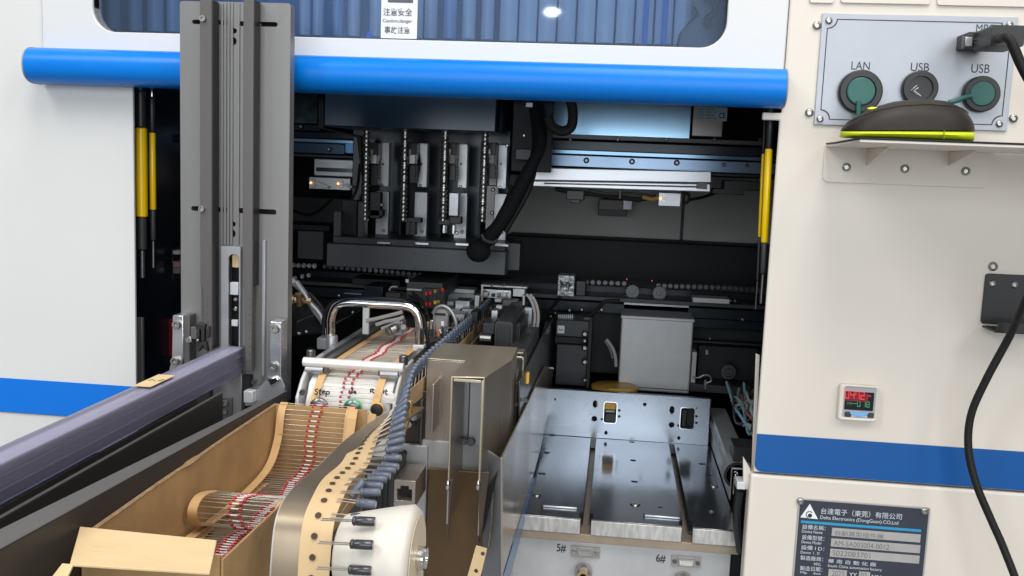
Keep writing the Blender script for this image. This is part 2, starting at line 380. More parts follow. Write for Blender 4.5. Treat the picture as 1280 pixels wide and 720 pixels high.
# hood with window hole
wx0, wx1 = F(118, 10)[0], F(908, 30)[0]; wz = F(500, 50)[1]; wzt = wz+0.34
hz = F(500, 92)[1]
hood = MB().front([[(xs0, hz), (xs1, hz), (xs1, ZHI), (xs0, ZHI)], rr(wx0, wz, wx1, wzt, 0.024, 8)], -0.004, 0.016).build('hood_door', WHITE_L, enc, 0.0012)
gb = MB(); gb.front([rr(wx0-0.004, wz-0.004, wx1+0.004, wzt+0.004, 0.028, 8), rr(wx0, wz, wx1, wzt, 0.024, 8)], -0.0005, 0.010); gb.build('window_gasket', RUBBER, hood)
MB().box((wx0-0.003, 0.0105, wz-0.003), (wx1+0.003, 0.0135, wzt+0.003)).build('window_pane', ACRYL, hood)
# right side
z_ru = F(1110, 553)[1]; z_rl = F(1110, 602)[1]
MB().front([[(XR, z_rl), (XOR, z_rl), (XOR, ZHI), (xs1+0.0012, ZHI), (xs1+0.0012, F(970, 141)[1]), (F(953, 145)[0], F(970, 141)[1]), (F(953, 145)[0], F(960, 150)[1]), (XR, F(960, 150)[1])]], 0, 0.0035).build('side_panel', WHITE_R, enc, 0.0012)
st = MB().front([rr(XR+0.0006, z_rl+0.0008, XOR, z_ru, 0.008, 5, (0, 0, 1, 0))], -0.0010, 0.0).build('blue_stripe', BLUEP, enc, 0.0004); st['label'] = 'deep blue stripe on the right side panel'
MB().box((F(937, 610)[0], 0.0, ZLO), (XOR, 0.022, z_rl-0.002)).build('lower_panel', WHITE_R, enc, 0.003, 3)
MB().box((XR+0.06, 0.023, ZLO+0.02), (XR+0.065, 0.30, ZB+0.05)).build('bay_jamb', BLACK3, enc)
# raised cover plates along the top right edge
for (a, b) in ((1011, 1042), (1050, 1162), (1170, 1300)):
    q = F(a, 4 if a < 1100 else 7); q2 = F(b, 6)
    MB().front([rr(q[0], q[1], q2[0], q[1]+0.20, 0.003, 3)], -0.0022, 0.0).build('cover_plate', WHITE_R, enc, 0.0005)
# shell
MB().box((XOL, 0.02, ZHI-0.02), (XOR, YB, ZHI)).build('roof_sheet', BLACKI, enc)
MB().box((XOL, YB-0.01, ZLO), (XOR, YB, ZHI-0.02)).build('back_sheet', BLACKI, enc)
MB().box((XOL, 0.021, ZLO), (XOL+0.01, YB-0.01, ZHI-0.02)).build('end_sheet', BLACKI, enc)
MB().box((XOR-0.01, 0.023, ZLO), (XOR, YB-0.01, ZHI-0.02)).build('end_sheet', BLACKI, enc)
MB().box((XOL+0.01, 0.023, ZLO), (XOR-0.01, YB-0.01, ZLO+0.02)).build('base_sheet', BLACKI, enc)
MB().box((XOL+0.02, 0.30, ZB+0.005), (XOR-0.02, 0.315, ZHI-0.03)).build('reflection_backing', REFB, enc)  # added blue ground of the imitated window reflection
# made-up slats that imitate a striped reflection in the window: each one a part
reflm = {}
def reflection_stripe(u0, u1, vb, m, d):
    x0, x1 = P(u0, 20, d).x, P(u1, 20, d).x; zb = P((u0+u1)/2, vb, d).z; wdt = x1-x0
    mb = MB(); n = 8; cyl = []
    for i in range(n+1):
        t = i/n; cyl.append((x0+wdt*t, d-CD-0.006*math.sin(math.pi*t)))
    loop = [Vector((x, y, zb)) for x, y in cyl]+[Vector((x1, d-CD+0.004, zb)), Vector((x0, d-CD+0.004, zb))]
    mb.ext([loop], (0, 0, 0.36)); mb.build('reflection_stripe', m, enc, ang=60)
dr = 1.07
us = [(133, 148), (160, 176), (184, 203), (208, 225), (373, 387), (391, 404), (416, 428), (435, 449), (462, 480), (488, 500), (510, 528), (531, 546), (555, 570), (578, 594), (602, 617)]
for i, (a, b) in enumerate(us): reflection_stripe(a, b, 38+(a-120)*0.024, REFD if a < 230 else (REFM if i % 3 == 0 else REFL), dr)
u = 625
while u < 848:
    reflection_stripe(u, u+21.5, 51+(u-600)*0.02, REFL, dr); u += 24.3
for uu in (805, 829): pb(uu, -60, uu+7, 56, dr-0.012, dr-0.006).build('reflection_stripe', BLUE, enc)
MB().ext([[P(*q, 1.03) for q in ((845, 60), (849, 42), (862, 26), (872, 18), (866, 8), (870, -10), (960, -10), (960, 62))]], (0, 0.012, 0)).build('dark_reflection', BLACK3, enc, 0.002)  # added dark shape imitating a person's reflection in the window
MB().tube([P(882, -4, 1.02), P(893, 4, 1.02), P(893, 16, 1.02), P(884, 24, 1.02), P(888, 34, 1.02)], 0.0035, 8, 5).build('hose', BLACKP, enc)  # added loop, part of the imitated dark reflection
MB().ext([[P(*q, 0.962) for q in ((455, 51), (460, 40), (464, 40), (467, 51.5))]], (0, -0.0006, 0)).build('corner_sticker', BLUEL, enc)
# safety label on the window
sl = thing('safety_label', 'white rectangular warning label on the hood window reading Caution,danger', 'label', P(496, 48, D0))
x0, z0 = F(473, 46); x1, _ = F(518.5, 46); zt = F(496, -12)[1]
MB().box((x0, 0.0092, z0), (x1, 0.0100, zt)).build('paper', PAPERW, sl)
def lt(s, u0, v0, u1, v1, m, parent, y, d=D0, **k):       # lettering filling a pixel box on a front plane
    a = P(u0, (v0+v1)/2, d); b = P(u1, (v0+v1)/2, d); zz = P((u0+u1)/2, v1, d).z; zh = P((u0+u1)/2, v0, d).z
    return text(s, a.x, b.x, y, zz, zh-zz, m, parent, **k)
DL = D0+0.009; yl = 0.0089
g1 = mat('grey_ink', (0.10, 0.10, 0.12), 0.6)
lt('注意安全', 479, 10, 515.5, 20, g1, sl, yl, DL, bold=0.012)
lt('Caution,danger', 478.5, 23.7, 515.5, 29.5, g1, sl, yl, DL, bold=0.01)
lt('事故注意', 480.5, 33, 512.5, 42, g1, sl, yl, DL, bold=0.012)
a = F(482, 1); b = F(514, 1); MB().front([rr(a[0], a[1], b[0], a[1]+0.02, 0.0008, 3)], yl, yl+0.0002).build('black_bar', g1, sl)

# blue bumper rail
ux0, ux1 = P(37, 82, .925).x, P(981, 110, .925).x; zc = F(500, 95.5, 0.93)[1]; hh = (F(500, 71.5, 0.925)[1]-F(500, 118.5, 0.925)[1])/2
rail = thing('blue_handle_rail', 'long glossy blue half-round rail across the hood above the bay', 'handle rail', (0, -0.01, zc))
prof = [(-0.0042, zc+hh), (-0.0042, zc-hh)]
for i in range(17):
    a = math.radians(-90+180*i/16); prof.append((-0.0045-0.010-0.022*math.cos(a)**0.8, zc+hh*math.copysign(abs(math.sin(a))**0.85, math.sin(a))))
MB().side([prof], ux0, ux1).build('rail', BLUE, rail, ang=40)
for x in (ux0, ux1):
    s_ = 1 if x == ux1 else -1
    MB().side([[(y*1.0-0.0006*0, zc+(z-zc)*1.03) for y, z in prof]], x+0.0002*s_, x+0.0016*s_).build('end_cap', mat('cap_grey', (0.30, 0.33, 0.36), 0.4), rail, 0.0004)

# ================================================================== LEFT SIDE OF THE BAY
def strut(name, label, u0, u1, vt, vy0, vy1, vb, d):
    t = thing(name, label, 'strut', P((u0+u1)/2, vy1, d), 'yellow and black hood struts' if True else None)
    r = (P(u1, 200, d).x-P(u0, 200, d).x)/2; xc = (P(u1, 200, d).x+P(u0, 200, d).x)/2; y = d-CD
    g = lambda v: P((u0+u1)/2, v, d).z
    x1b = P((u0+u1)/2-0.02*(vb-vt), vb, d).x if u0 > 800 else xc
    for nm, m, a, b, rad in (('upper_sleeve', BLACKP, vt, vy0-0.5, 0.86), ('yellow_sleeve', YEL, vy0, vy1, 1.0), ('lower_sleeve', BLACKC, vy1+0.5, vb, 0.8)):
        xa = xc+(x1b-xc)*(a-vt)/(vb-vt); xb = xc+(x1b-xc)*(b-vt)/(vb-vt)
        MB().lathe((xa, y, g(a)), Vector((xb, y, g(b)))-Vector((xa, y, g(a))), [(0, r*rad*0.85), (0.001, r*rad), ((Vector((xb, y, g(b)))-Vector((xa, y, g(a)))).length-0.001, r*rad), ((Vector((xb, y, g(b)))-Vector((xa, y, g(a)))).length, r*rad*0.85)], 16).build(nm, m, t)
    MB().cyl((xc, y, g(vt)+0.001), (xc, y, g(vt)+0.04), r*0.4).build('rod', CHROME, t)
    MB().cyl((x1b, y, g(vb)-0.001), (x1b, y, g(vb)-0.03), r*0.45).build('end_rod', SCREWD, t)
strut('hood_strut', 'wider yellow strut at the left jamb of the bay with black ends', 170, 183.5, 114, 160, 271, 312, 0.972)
strut('hood_strut', 'thin yellow strut just left of the grey column, behind the wider strut', 187, 194.5, 122, 166, 262, 300, 0.985)
strut('hood_strut', 'yellow strut beside the white right panel of the bay', 953.5, 963, 118, 186, 303, 342, 0.968)
strut('hood_strut', 'slender yellow strut edge seen left of the right bay strut', 949.5, 953.5, 120, 192, 296, 350, 0.985)
jb = thing('jamb_bracket', 'narrow grey vertical bracket at the left bay edge above the blue stripe', 'bracket', P(174, 470, 0.98))
pb(168.5, 397, 178, 480, 0.985, 0.99).build('plate', GREY, jb, 0.0008)
rb = thing('red_module', 'dark red box deep at the left of the bay behind the column', 'module', P(195, 445, 1.15))
pb(180, 398, 222, 446, 1.15, 1.25).build('casing', REDD, rb, 0.003)
pb(184, 446, 222, 456, 1.155, 1.22).build('foot', BLACKP, rb, 0.002)
lb = thing('valve_block', 'small white and pink tagged block between left strut and column', 'valve', P(218, 340, 1.15))
pb(216, 313, 224, 318, 1.15, 1.17).build('white_tab', WHITEP, lb, 0.0005)
pb(216, 327, 224, 334, 1.15, 1.17).build('pink_tab', mat('pink_tab', (0.5, 0.25, 0.28), 0.6), lb, 0.0005)
pb(216, 334.5, 224, 342, 1.15, 1.17).build('grey_tab', GREYL, lb, 0.0005)
pb(205, 310, 216, 350, 1.16, 1.2).build('block', BLACK2, lb, 0.001)
wp = thing('rear_cover_box', 'dark blue-grey cover box behind the left strut, up under the hood', 'cover', P(200, 180, 1.2))
pb(190, 112, 215, 175, 1.2, 1.3).build('casing', NAVY, wp, 0.002); pb(208, 168, 232, 178, 1.18, 1.3).build('ledge', BLACK2, wp, 0.002)

# right jamb bits
rj = thing('jamb_bracket', 'slim white vertical bracket standing at the right bay edge, mid height', 'bracket', P(947, 500, 0.97))
MB().ext([[P(*q, 0.975) for q in ((945, 442), (950, 444), (944, 598), (939, 600))]], (0, 0.003, 0)).build('plate', WHITE_R, rj, 0.0008)
rk = thing('corner_clip', 'pale angled clip beside the steel plate and the right lower panel', 'clip', P(925, 600, 0.96))
MB().ext([[P(*q, 0.96) for q in ((929, 571), (938, 586), (937, 612), (929, 612))]], (0, 0.004, 0)).build('plate', WHITE_R, rk, 0.0006)
pb(921, 603, 932, 612, 0.955, 0.975).build('foot', ALUB, rk, 0.0006)
MB().tube([P(925, 613, 0.97), P(922, 632, 0.975), P(922, 660, 0.98), P(926, 690, 0.98)], 0.0045, 8, 4).build('black_loop', BLACKP, rk)

# ================================================================== INTERIOR, FAR TO NEAR
bp = thing('rear_guard_sheet', 'dull grey sheet closing the back of the bay on the right', 'guard panel', P(800, 320, 1.9))
pb(632, 222, 852, 306, 1.88, 1.89).build('sheet', DGREY, bp, 0.001); pb(855, 222, 990, 312, 1.88, 1.89).build('sheet', DGREY, bp, 0.001)
pb(851.5, 222, 855.5, 311, 1.878, 1.882).build('seam_strip', mat('seam_grey', (0.05, 0.05, 0.052), 0.5), bp)
bl = thing('rear_beam', 'black horizontal beam below the grey back sheet', 'beam', P(800, 340, 1.8))
pb(632, 302, 1000, 352, 1.79, 1.87).build('beam', BLACKI, bl, 0.003)
ro = thing('small_reflector_plate', 'little brown framed plate hanging before the grey back sheet', 'plate', P(767, 265, 1.8))
pb(748, 249, 784, 270, 1.8, 1.81).build('frame', BLACK2, ro, 0.001); pb(749, 250, 779, 262, 1.795, 1.799).build('face', mat('brown_face', (0.10, 0.065, 0.055), 0.35), ro, 0.0005)
pb(779, 250, 790, 262, 1.79, 1.8).build('tag', GREYL, ro, 0.0005)

# upper steel cover + linear beam on the right
uc = thing('upper_cover_plate', 'steel cover plates coloured with a bluish reflection under the blue rail on the right', 'cover', P(800, 170, 1.42))
MBm = mat('blue_reflection_steel', (0.42, 0.68, 0.92), 0.20, 0.7, var=0.10, vscale=9, brush=(1, 1, 0.1))  # blue reflection is put into the steel's base colour
pb(686, 100, 864.5, 171, 1.42, 1.44).build('plate', MBm, uc, 0.001)
pb(866.5, 100, 905, 171, 1.42, 1.44).build('plate', mat('brown_steel', (0.34, 0.31, 0.30), 0.3, 0.8, var=0.08, vscale=30), uc, 0.001)
pb(686, 171.5, 955, 177.5, 1.415, 1.44).build('lip', GREYM, uc, 0.0008)
for uu in (713, 772, 832, 893, 950): screw(P(uu, 174.5-0*uu, 1.415), 0.0028, uc, 'button', True)
lab = thing('rating_label', 'small pale blue printed rating label on the upper steel cover', 'label', P(890, 142, 1.41))
pb(871, 134, 909, 151, 1.418, 1.4195).build('paper', mat('pale_blue_label', (0.62, 0.82, 0.95), 0.5), lab)
for k in range(4): lt('CLASS 1 INPUT 24V', 873, 135.5+k*3.6, 893+3*(k % 2), 137.6+k*3.6, INK, lab, 1.4175-CD, 1.4175)
lt('CE', 899, 141, 907, 148, INK, lab, 1.4175-CD, 1.4175, bold=0.01)
lb2 = thing('linear_beam', 'dark horizontal gantry beam with polished guide rail and socket screws', 'gantry beam', P(800, 205, 1.4))
pb(640, 179, 975, 191, 1.4, 1.5).build('upper_rail', BLACK3, lb2, 0.001)
pb(655, 191.5, 1000, 197, 1.39, 1.5).build('guide_edge', mat('bluish_steel', (0.16, 0.26, 0.36), 0.2, 0.9), lb2, 0.0008)
pb(655, 198, 1000, 213, 1.385, 1.5).build('guide_face', mat('rail_steel', (0.19, 0.26, 0.36), 0.25, 0.75, var=0.2, vscale=8, brush=(1, 1, .2)), lb2, 0.001)
pb(655, 214, 1000, 217, 1.39, 1.5).build('lower_lip', BLACK2, lb2, 0.0008)
for uu, vv in ((679, 198.3), (733, 200.5), (790, 202), (846, 203.5), (905, 206), (934, 207)): screw(P(uu, vv, 1.384), 0.0042 if uu < 900 else 0.003, lb2, 'button', True)
cb = thing('aluminium_crossbar', 'bright white aluminium crossbar hanging under the gantry beam', 'crossbar', P(775, 225, 1.33))
AC = mat('bright_extrusion', (0.80, 0.82, 0.86), 0.33, 0.45, var=0.05, vscale=60, brush=(0.1, 1, 1))
MB().ext([[P(*q, 1.33) for q in ((673, 209.5), (889, 214.5), (889, 228.5), (664, 225))]], (0, 0.04, 0)).build('upper_face', AC, cb, 0.001)
MB().ext([[P(*q, 1.318) for q in ((664, 226), (888, 230), (888, 240), (660, 232.5))]], (0, 0.05, 0)).build('lower_face', AC, cb, 0.001)
MB().ext([[P(*q, 1.315) for q in ((680, 228.2), (872, 232.5), (872, 234.5), (680, 230))]], (0, 0.004, 0)).build('groove', BLACK2, cb)
pb(871, 228, 884, 236, 1.312, 1.318).build('end_block', GREYM, cb, 0.0006)
cc = thing('sensor_loom', 'black cables and small clamps hanging beneath the aluminium crossbar', 'cable loom', P(740, 245, 1.35))
MB().tube([P(*q, 1.345) for q in ((694, 236), (715, 240), (745, 243), (775, 247), (800, 249), (820, 246))], 0.0035, 8, 5).build('cable', RUBBER, cc)
MB().tube([P(*q, 1.34) for q in ((735, 238), (760, 242), (790, 242), (816, 245))], 0.002, 8, 5).build('cable', BLACKC, cc)
pb(708, 238, 730, 250, 1.34, 1.38).build('clamp', BLACKP, cc, 0.001); pb(713, 248, 726, 254, 1.345, 1.37).build('clamp', BLACKP, cc, 0.001); pb(773, 236, 777, 249, 1.335, 1.36).build('clamp', BLACK2, cc, 0.001)
MB().tube([P(*q, 1.335) for q in ((852, 241), (861, 243), (860, 252), (852, 254))], 0.0022, 8, 5).build('cable', RUBBER, cc)
MB().tube([P(*q, 1.335) for q in ((803, 246), (815, 249), (824, 247))], 0.003, 8, 5).build('gold_end', mat('gold_cable', (0.35, 0.2, 0.05), 0.4), cc)
def sensor(name, label, u0, v0, u1, v1, d, leds, m=GREYL):
    t = thing(name, label, 'sensor', P((u0+u1)/2, v1, d), 'optical sensors with orange-red lights'); pb(u0, v0, u1, v1, d, d+0.02).build('body', m, t, 0.0008)
    for (lu, lv) in leds:
        MB().sphere(P(lu, lv, d-0.0015), 0.0017, 10).build('lamp', LEDO, t)
        for dv in (-3.5, 3.5): screw(P(lu+4.5, lv+dv, d), 0.0026, t, 'cap')
    return t
sensor('optical_sensor', 'small silver sensor with red light under the aluminium crossbar', 823, 241, 851, 258, 1.33, ((825.5, 248),))
# left part: upper plate, rail and sensor
le = thing('left_gantry_end', 'blue-lit gantry rail end between the grey column and the first screw', 'gantry rail', P(400, 190, 1.42))
pb(362, 112, 397, 154.5, 1.42, 1.44).build('cover', mat('mottled_blue_steel', (0.07, 0.12, 0.15), 0.3, 0.5, var=0.6, vscale=60), le, 0.001)
pb(362, 155.5, 400, 163.5, 1.415, 1.44).build('lip', BLACK3, le, 0.0008); pb(362, 165, 450, 173, 1.43, 1.45).build('lip', BLACK3, le, 0.0008)
pb(362, 174, 452, 178.5, 1.39, 1.44).build('bright_edge', mat('blue_edge', (0.26, 0.42, 0.62), 0.25, 0.7), le, 0.0008)
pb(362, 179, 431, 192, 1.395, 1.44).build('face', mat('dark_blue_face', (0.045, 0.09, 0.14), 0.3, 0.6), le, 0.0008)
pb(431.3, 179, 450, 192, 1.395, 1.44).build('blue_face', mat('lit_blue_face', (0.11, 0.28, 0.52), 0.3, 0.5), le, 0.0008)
pb(362, 193.5, 452, 197, 1.39, 1.44).build('lip', BLACK2, le, 0.0008)
screw(P(376, 158, 1.412), 0.0035, le); screw(P(411, 186.5, 1.392), 0.0032, le)
pb(392, 199, 450, 221, 1.37, 1.42).build('carriage', GREYL, le, 0.0015); MB().front([rr(P(395, 212, 1.368).x, P(395, 214, 1.368).z, P(449, 212, 1.368).x, P(395, 209, 1.368).z, 0.0018, 4)], 0.4175, 0.4195).build('slot', GREENISH, le)
t = sensor('optical_sensor', 'blue-grey twin sensor block with two orange lights at left of the bay', 386, 222, 438, 237, 1.36, ((388.5, 228.5), (422.5, 229.5)), GREYL)
MB().tube([P(*q, 1.35) for q in ((395, 228), (402, 231), (410, 234))], 0.0018, 6, 3).build('wire', WHITEP, t)
MB().tube([P(*q, 1.35) for q in ((428, 230), (434, 232), (440, 234))], 0.0018, 6, 3).build('wire', WHITEP, t)
lw = thing('left_mask_plate', 'dark flat masking plates low behind the twin orange-lit sensor', 'plate', P(390, 330, 1.6))
pb(360, 247, 440, 278, 1.6, 1.62).build('plate', BLACK2, lw, 0.001); pb(372, 289, 404, 324, 1.5, 1.52).build('grey_cover', mat('cover_grey', (0.075, 0.08, 0.085), 0.5), lw, 0.001)
pb(362, 281, 412, 288, 1.5, 1.53).build('bar', BLACKI, lw, 0.001)

# ------------------------------------------------ placement head with four ball screws
hd = thing('placement_head', 'dark placement head with four vertical ball screws over a slate base', 'placement head', P(520, 335, 1.28))
pb(405, 112, 620.5, 161.5, 1.22, 1.34).build('top_cover', NAVY, hd, 0.0015)
MB().ext([[P(*q, 1.30) for q in ((398, 118), (405, 118), (405, 160), (452, 170), (452, 222), (449, 200), (446, 172), (398, 160))]], (0, 0.01, 0)).build('side_web', BLACKI, hd, 0.001)
pb(440, 160, 636, 303, 1.36, 1.37).build('back_plate', BLACK3, hd, 0.001)
GUIDEP = mat('guide_plate_steel', (0.66, 0.67, 0.68), 0.4, 0.4, var=.08, vscale=60)
for i, (cu, vt_) in enumerate(((457.5, 161), (505.5, 162), (555.5, 163), (605, 165))):
    dd = 1.255; c0 = P(cu+0.5, vt_, dd); c1 = P(cu-1.0, 274.5+i*0.8, dd); c0.x = c1.x = (c0.x+c1.x)/2
    sc = MB().cyl(c1, c0, 0.0036, 12); hp = []
    L_ = c0.z-c1.z; turns = 21
    for k in range(turns*12):
        a = 2*math.pi*k/12; hp.append((c1.x+0.0040*math.cos(a), c1.y+0.0040*math.sin(a), c1.z+L_*k/(turns*12)))
    sc.tube(hp, 0.0015, 5).build('ball_screw', SCREW, hd)
    hx = cu+9
    pb(cu+3.5, 178, cu+15, 200, 1.275, 1.30).build('motor_cap', BLACKP, hd, 0.001)
    pb(cu+5, 186, cu+8, 200, 1.27, 1.275).build('nozzle', SCREW, hd, 0.0004)
    pb(cu+5.5, 193, cu+13.5, 205, 1.265, 1.28).build('clamp', SCREW if i < 2 else GREYM, hd, 0.0008)
    pb(cu+6, 206, cu+14, 232-i*3, 1.27, 1.29).build('carriage_stem', BLACKP, hd, 0.0008)
    for q in range(5): pb(cu+13.5, 208+q*3.4, cu+16.5, 210+q*3.4, 1.272, 1.28).build('spring_coil', BLACKC, hd)
    gx = (P(cu+17, 200, 1.30).x, P(cu+28.5, 200, 1.30).x)
    pb(cu+17, 178+i, cu+28.5, 233+i, 1.30, 1.315).build('guide_plate', GUIDEP if i < 3 else GREYL, hd, 0.0008)
    pb(cu+12, 239+i, cu+28, 298+i*0.8, 1.305, 1.315).build('lower_guide_plate', GREYL, hd, 0.0008)
    pb(cu+14, 302.5+i, cu+30, 304.8+i, 1.22, 1.235).build('bright_shim', ALU, hd)
    pb(cu-6, 178, cu-3, 300, 1.31, 1.36).build('divider', BLACKI, hd, 0.0006)
    screw(P(cu+20, 231+i, 1.30), 0.0022, hd); screw(P(cu+22, 288+i, 1.305), 0.0024, hd); screw(P(cu+21, 205, 1.30), 0.0018, hd, dark=True)
# different tips below each screw
def hp_(u0, v0, u1, v1, m, d=1.262, nm='gripper'): pb(u0, v0, u1, v1, d, d+0.015).build(nm, m, hd, 0.0008)
hp_(462, 240, 475, 273, BLACKP); hp_(458, 262, 478, 270, BLACKP); hp_(502, 272, 526, 278, BLACKP); hp_(507, 277, 512, 294, BLACKP); hp_(514, 277, 519, 294, BLACKP)
hp_(548, 274, 562, 281, BLACKC); hp_(553, 281, 556.5, 292, ALU); hp_(561, 241, 573, 270, GREYL); hp_(562, 271, 576, 280, BLACKC); hp_(565, 281, 568.5, 293, ALU)
for (uu, vv) in ((477, 256), (616, 237), (615, 266), (571, 291), (634, 182)): screw(P(uu, vv, 1.262 if uu < 600 else 1.30), 0.0026, hd)
hp_(612, 180, 622, 232, GREY, 1.31, 'end_guide')
pb(607, 232, 622, 302, 1.31, 1.32).build('end_guide', GREY, hd, 0.0008)
pb(416.5, 264, 426, 305, 1.245, 1.26).build('left_post', BLACK2, hd, 0.0008); pb(447, 252, 455, 303, 1.25, 1.27).build('left_post', BLACK2, hd, 0.0008)
pb(427, 250, 446, 298, 1.28, 1.30).build('inner_box', BLACKI, hd, 0.001)
x0_, y0_, z0_ = pbox(416, 299, 632, 309, 1.24, 1.34)[0]; pb(416, 300.5, 632, 310, 1.235, 1.345).build('base_step', BLACK2, hd, 0.0008)
pb(408, 309.5, 632, 338.5, 1.215, 1.35).build('base_beam', mat('slate_beam', (0.062, 0.066, 0.074), 0.42, 0.1, var=0.08, vscale=20), hd, 0.001)
for uu in (431, 518, 627): screw(P(uu, 313.5+(uu-431)*0.04, 1.2145), 0.0016, hd, dark=True); screw(P(uu, 331+(uu-431)*0.04, 1.2145), 0.0016, hd, dark=True)
pb(633, 304, 650, 338, 1.25, 1.30).build('right_tab', BLACK2, hd, 0.0008)
# cables of the head
hc = thing('head_cable_sleeve', 'thick black sleeved cable loop hanging beside the ball screws to the base', 'cable', P(600, 320, 1.16))
MB().tube([P(*q) for q in ((668, 120, 1.22), (672, 150, 1.2), (676, 180, 1.19), (662, 212, 1.18), (645, 245, 1.17), (628, 275, 1.165), (612, 296, 1.16), (598, 310, 1.15), (588, 316, 1.15))], lambda t: 0.0055+0.003*min(1, t*2)+0.0020*math.sin(t*19)**2*t, 12, 6).build('sleeve', SLEEVE, hc)
MB().sphere(P(598, 314, 1.15), 0.0145, 14, (1.05, 0.8, 0.95)).build('bundle_end', SLEEVE, hc)
MB().tube([P(*q, 1.16) for q in ((684, 146), (690, 158), (703, 164), (714, 158), (716, 140), (712, 122), (705, 105))], 0.0062, 10, 6).build('loop_hose', RUBBER, hc)
for (ua, va, ub, vb_) in ((663, 120, 669, 230), (674, 120, 682, 190)):
    MB().tube([P(ua, va, 1.24), P(ua+6, (va+vb_)/2, 1.22), P(ub-6, vb_, 1.2), P(ub-38, vb_+60, 1.19)], 0.004, 8, 5).build('cable', RUBBER, hc)
MB().tube([P(*q, 1.14) for q in ((602, 293), (606, 300), (616, 303), (622, 300))], 0.0022, 8, 4).build('zip_tie', BLACKC, hc)
pb(657, 128, 666, 134, 1.2, 1.22).build('connector', GREYL, hc, 0.0006)
pb(644, 186, 664, 200, 1.24, 1.28).build('rail_clip', BLACK2, hc, 0.001)
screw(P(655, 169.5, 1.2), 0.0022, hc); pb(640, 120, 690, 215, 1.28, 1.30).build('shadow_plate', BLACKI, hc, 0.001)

# ------------------------------------------------ transport deck with chains
dk = thing('transport_rail', 'black transport rails running across the bay behind the feeders', 'conveyor rail', P(700, 385, 1.5))
BR = mat('rail_black', (0.020, 0.022, 0.025), 0.35, 0.3, var=0.2, vscale=20)
pb(355, 341, 640, 352, 1.52, 1.60).build('rear_rail', BR, dk, 0.0015)
pb(340, 352, 980, 366, 1.50, 1.62).build('rail_wall', BLACK3, dk, 0.001)
pb(340, 366, 980, 371.5, 1.44, 1.50).build('front_ledge', BLACK2, dk, 0.001)
pb(340, 373, 980, 386, 1.46, 1.48).build('front_wall', BLACK3, dk, 0.001)
pb(640, 387, 980, 470, 1.50, 1.51).build('lower_wall', BLACKI, dk, 0.001)
pb(865, 400, 960, 412, 1.47, 1.49).build('lower_bar', BLACK3, dk, 0.001); pb(865, 428, 960, 431, 1.47, 1.49).build('lower_bar', BLACK2, dk, 0.001)
pb(866, 373, 912, 379, 1.42, 1.45).build('grey_ledge', DGREY, dk, 0.0008)
for (uu, vv, r) in ((928, 399, .003), (887, 423, .002), (712, 387.5, .0035), (727, 387, .003), (752, 387, .003), (745, 387, .0018), (918, 376, .002), (913, 376, .002)): screw(P(uu, vv, 1.455), r, dk)
def chain(name, label, pts, d, m, pitch, r=0.0034):
    t = thing(name, label, 'chain', P(*pts[0], d), 'transport chains along the rails'); path = [P(u, v, d) for u, v in pts]; i = 0; acc = 0; pos = []
    for a, b in zip(path, path[1:]):
        L_ = (b-a).length; n = max(1, int(L_/pitch))
        for k in range(n): pos.append((a.lerp(b, k/n), (b-a).normalized()))
    ring = MB().lathe((0, 0, 0), (0, -1, 0), [(0, 1), (0.5, 1), (0.5, 0.58), (-1.5, 0.55)], 14).build('link', m, t); ring.matrix_basis = Matrix()
    me = ring.data; off = Vector(t['base']); bpy.data.objects.remove(ring)
    me2 = bpy.data.meshes.new('link'); 
    vs = [v.co+off for v in me.vertices]; me2.from_pydata([tuple(v) for v in vs], [], [tuple(p.vertices) for p in me.polygons]); me2.materials.append(m); me2.shade_smooth(); me2.set_sharp_from_angle(angle=math.radians(40))
    for p, _ in pos:
        o = bpy.data.objects.new('link', me2); COL.objects.link(o); o.parent = t; o.location = p-off; o.scale = (r, r, r)
    return t
CHM = mat('chain_steel', (0.50, 0.50, 0.50), 0.3, 0.8); CHD = mat('dark_chain_steel', (0.10, 0.10, 0.105), 0.3, 0.8)
chain('roller_chain', 'bright chain between the grey column and the head base', ((367, 331.5), (400, 332.5)), 1.48, CHM, 0.0085, 0.0040)
chain('roller_chain', 'dark chain running on under the head base beam', ((406, 333), (470, 338), (560, 347)), 1.47, CHD, 0.0085, 0.0034)
chain('roller_chain', 'short loose bright chain piece beside the brass fitting', ((369, 347.5), (378, 345.5), (386, 344), (393, 347.5)), 1.43, CHM, 0.0065, 0.0034)
chain('roller_chain', 'dark chain left of the two sprockets on the far rail', ((733, 352.5), (788, 354.5)), 1.47, CHD, 0.0085)
chain('roller_chain', 'dark chain right of the two sprockets running to the right jamb', ((823, 357), (905, 359.5), (955, 363)), 1.47, CHD, 0.0085)
for (cu, cv, s_) in ((790.5, 364, 'left'), (824, 366, 'right')):
    t = thing('sprocket', 'dark toothed sprocket, the %s one of the facing pair on the far rail' % s_, 'sprocket', P(cu, cv, 1.46), 'facing sprockets on the far rail')
    pts = []
    for k in range(28):
        a = 2*math.pi*k/28; r = 0.0115 if k % 2 else 0.0095; c = P(cu, cv, 1.46); pts.append((c.x+r*math.cos(a), c.z+r*math.sin(a)))
    MB().front([pts], 0.505, 0.512).build('toothed_disc', CHD, t, 0.0004); c = P(cu, cv, 1.455)
    MB().lathe(c, (0, -1, 0), [(0, 0.007), (0.003, 0.007), (0.003, 0.0045), (0.001, 0.004), (0.001, 0.002), (0.004, 0.002)], 16).build('hub', mat('hub_grey', (0.13, 0.13, 0.135), 0.4, 0.5), t)
    MB().sphere(P(cu-(7 if s_ == 'left' else 9), cv-15, 1.45), 0.0011, 8).build('red_lamp', LEDR, t)
tb_ = thing('clear_sensor_box', 'small clear box with crumpled foil on the far rail', 'sensor box', P(708, 371, 1.42))
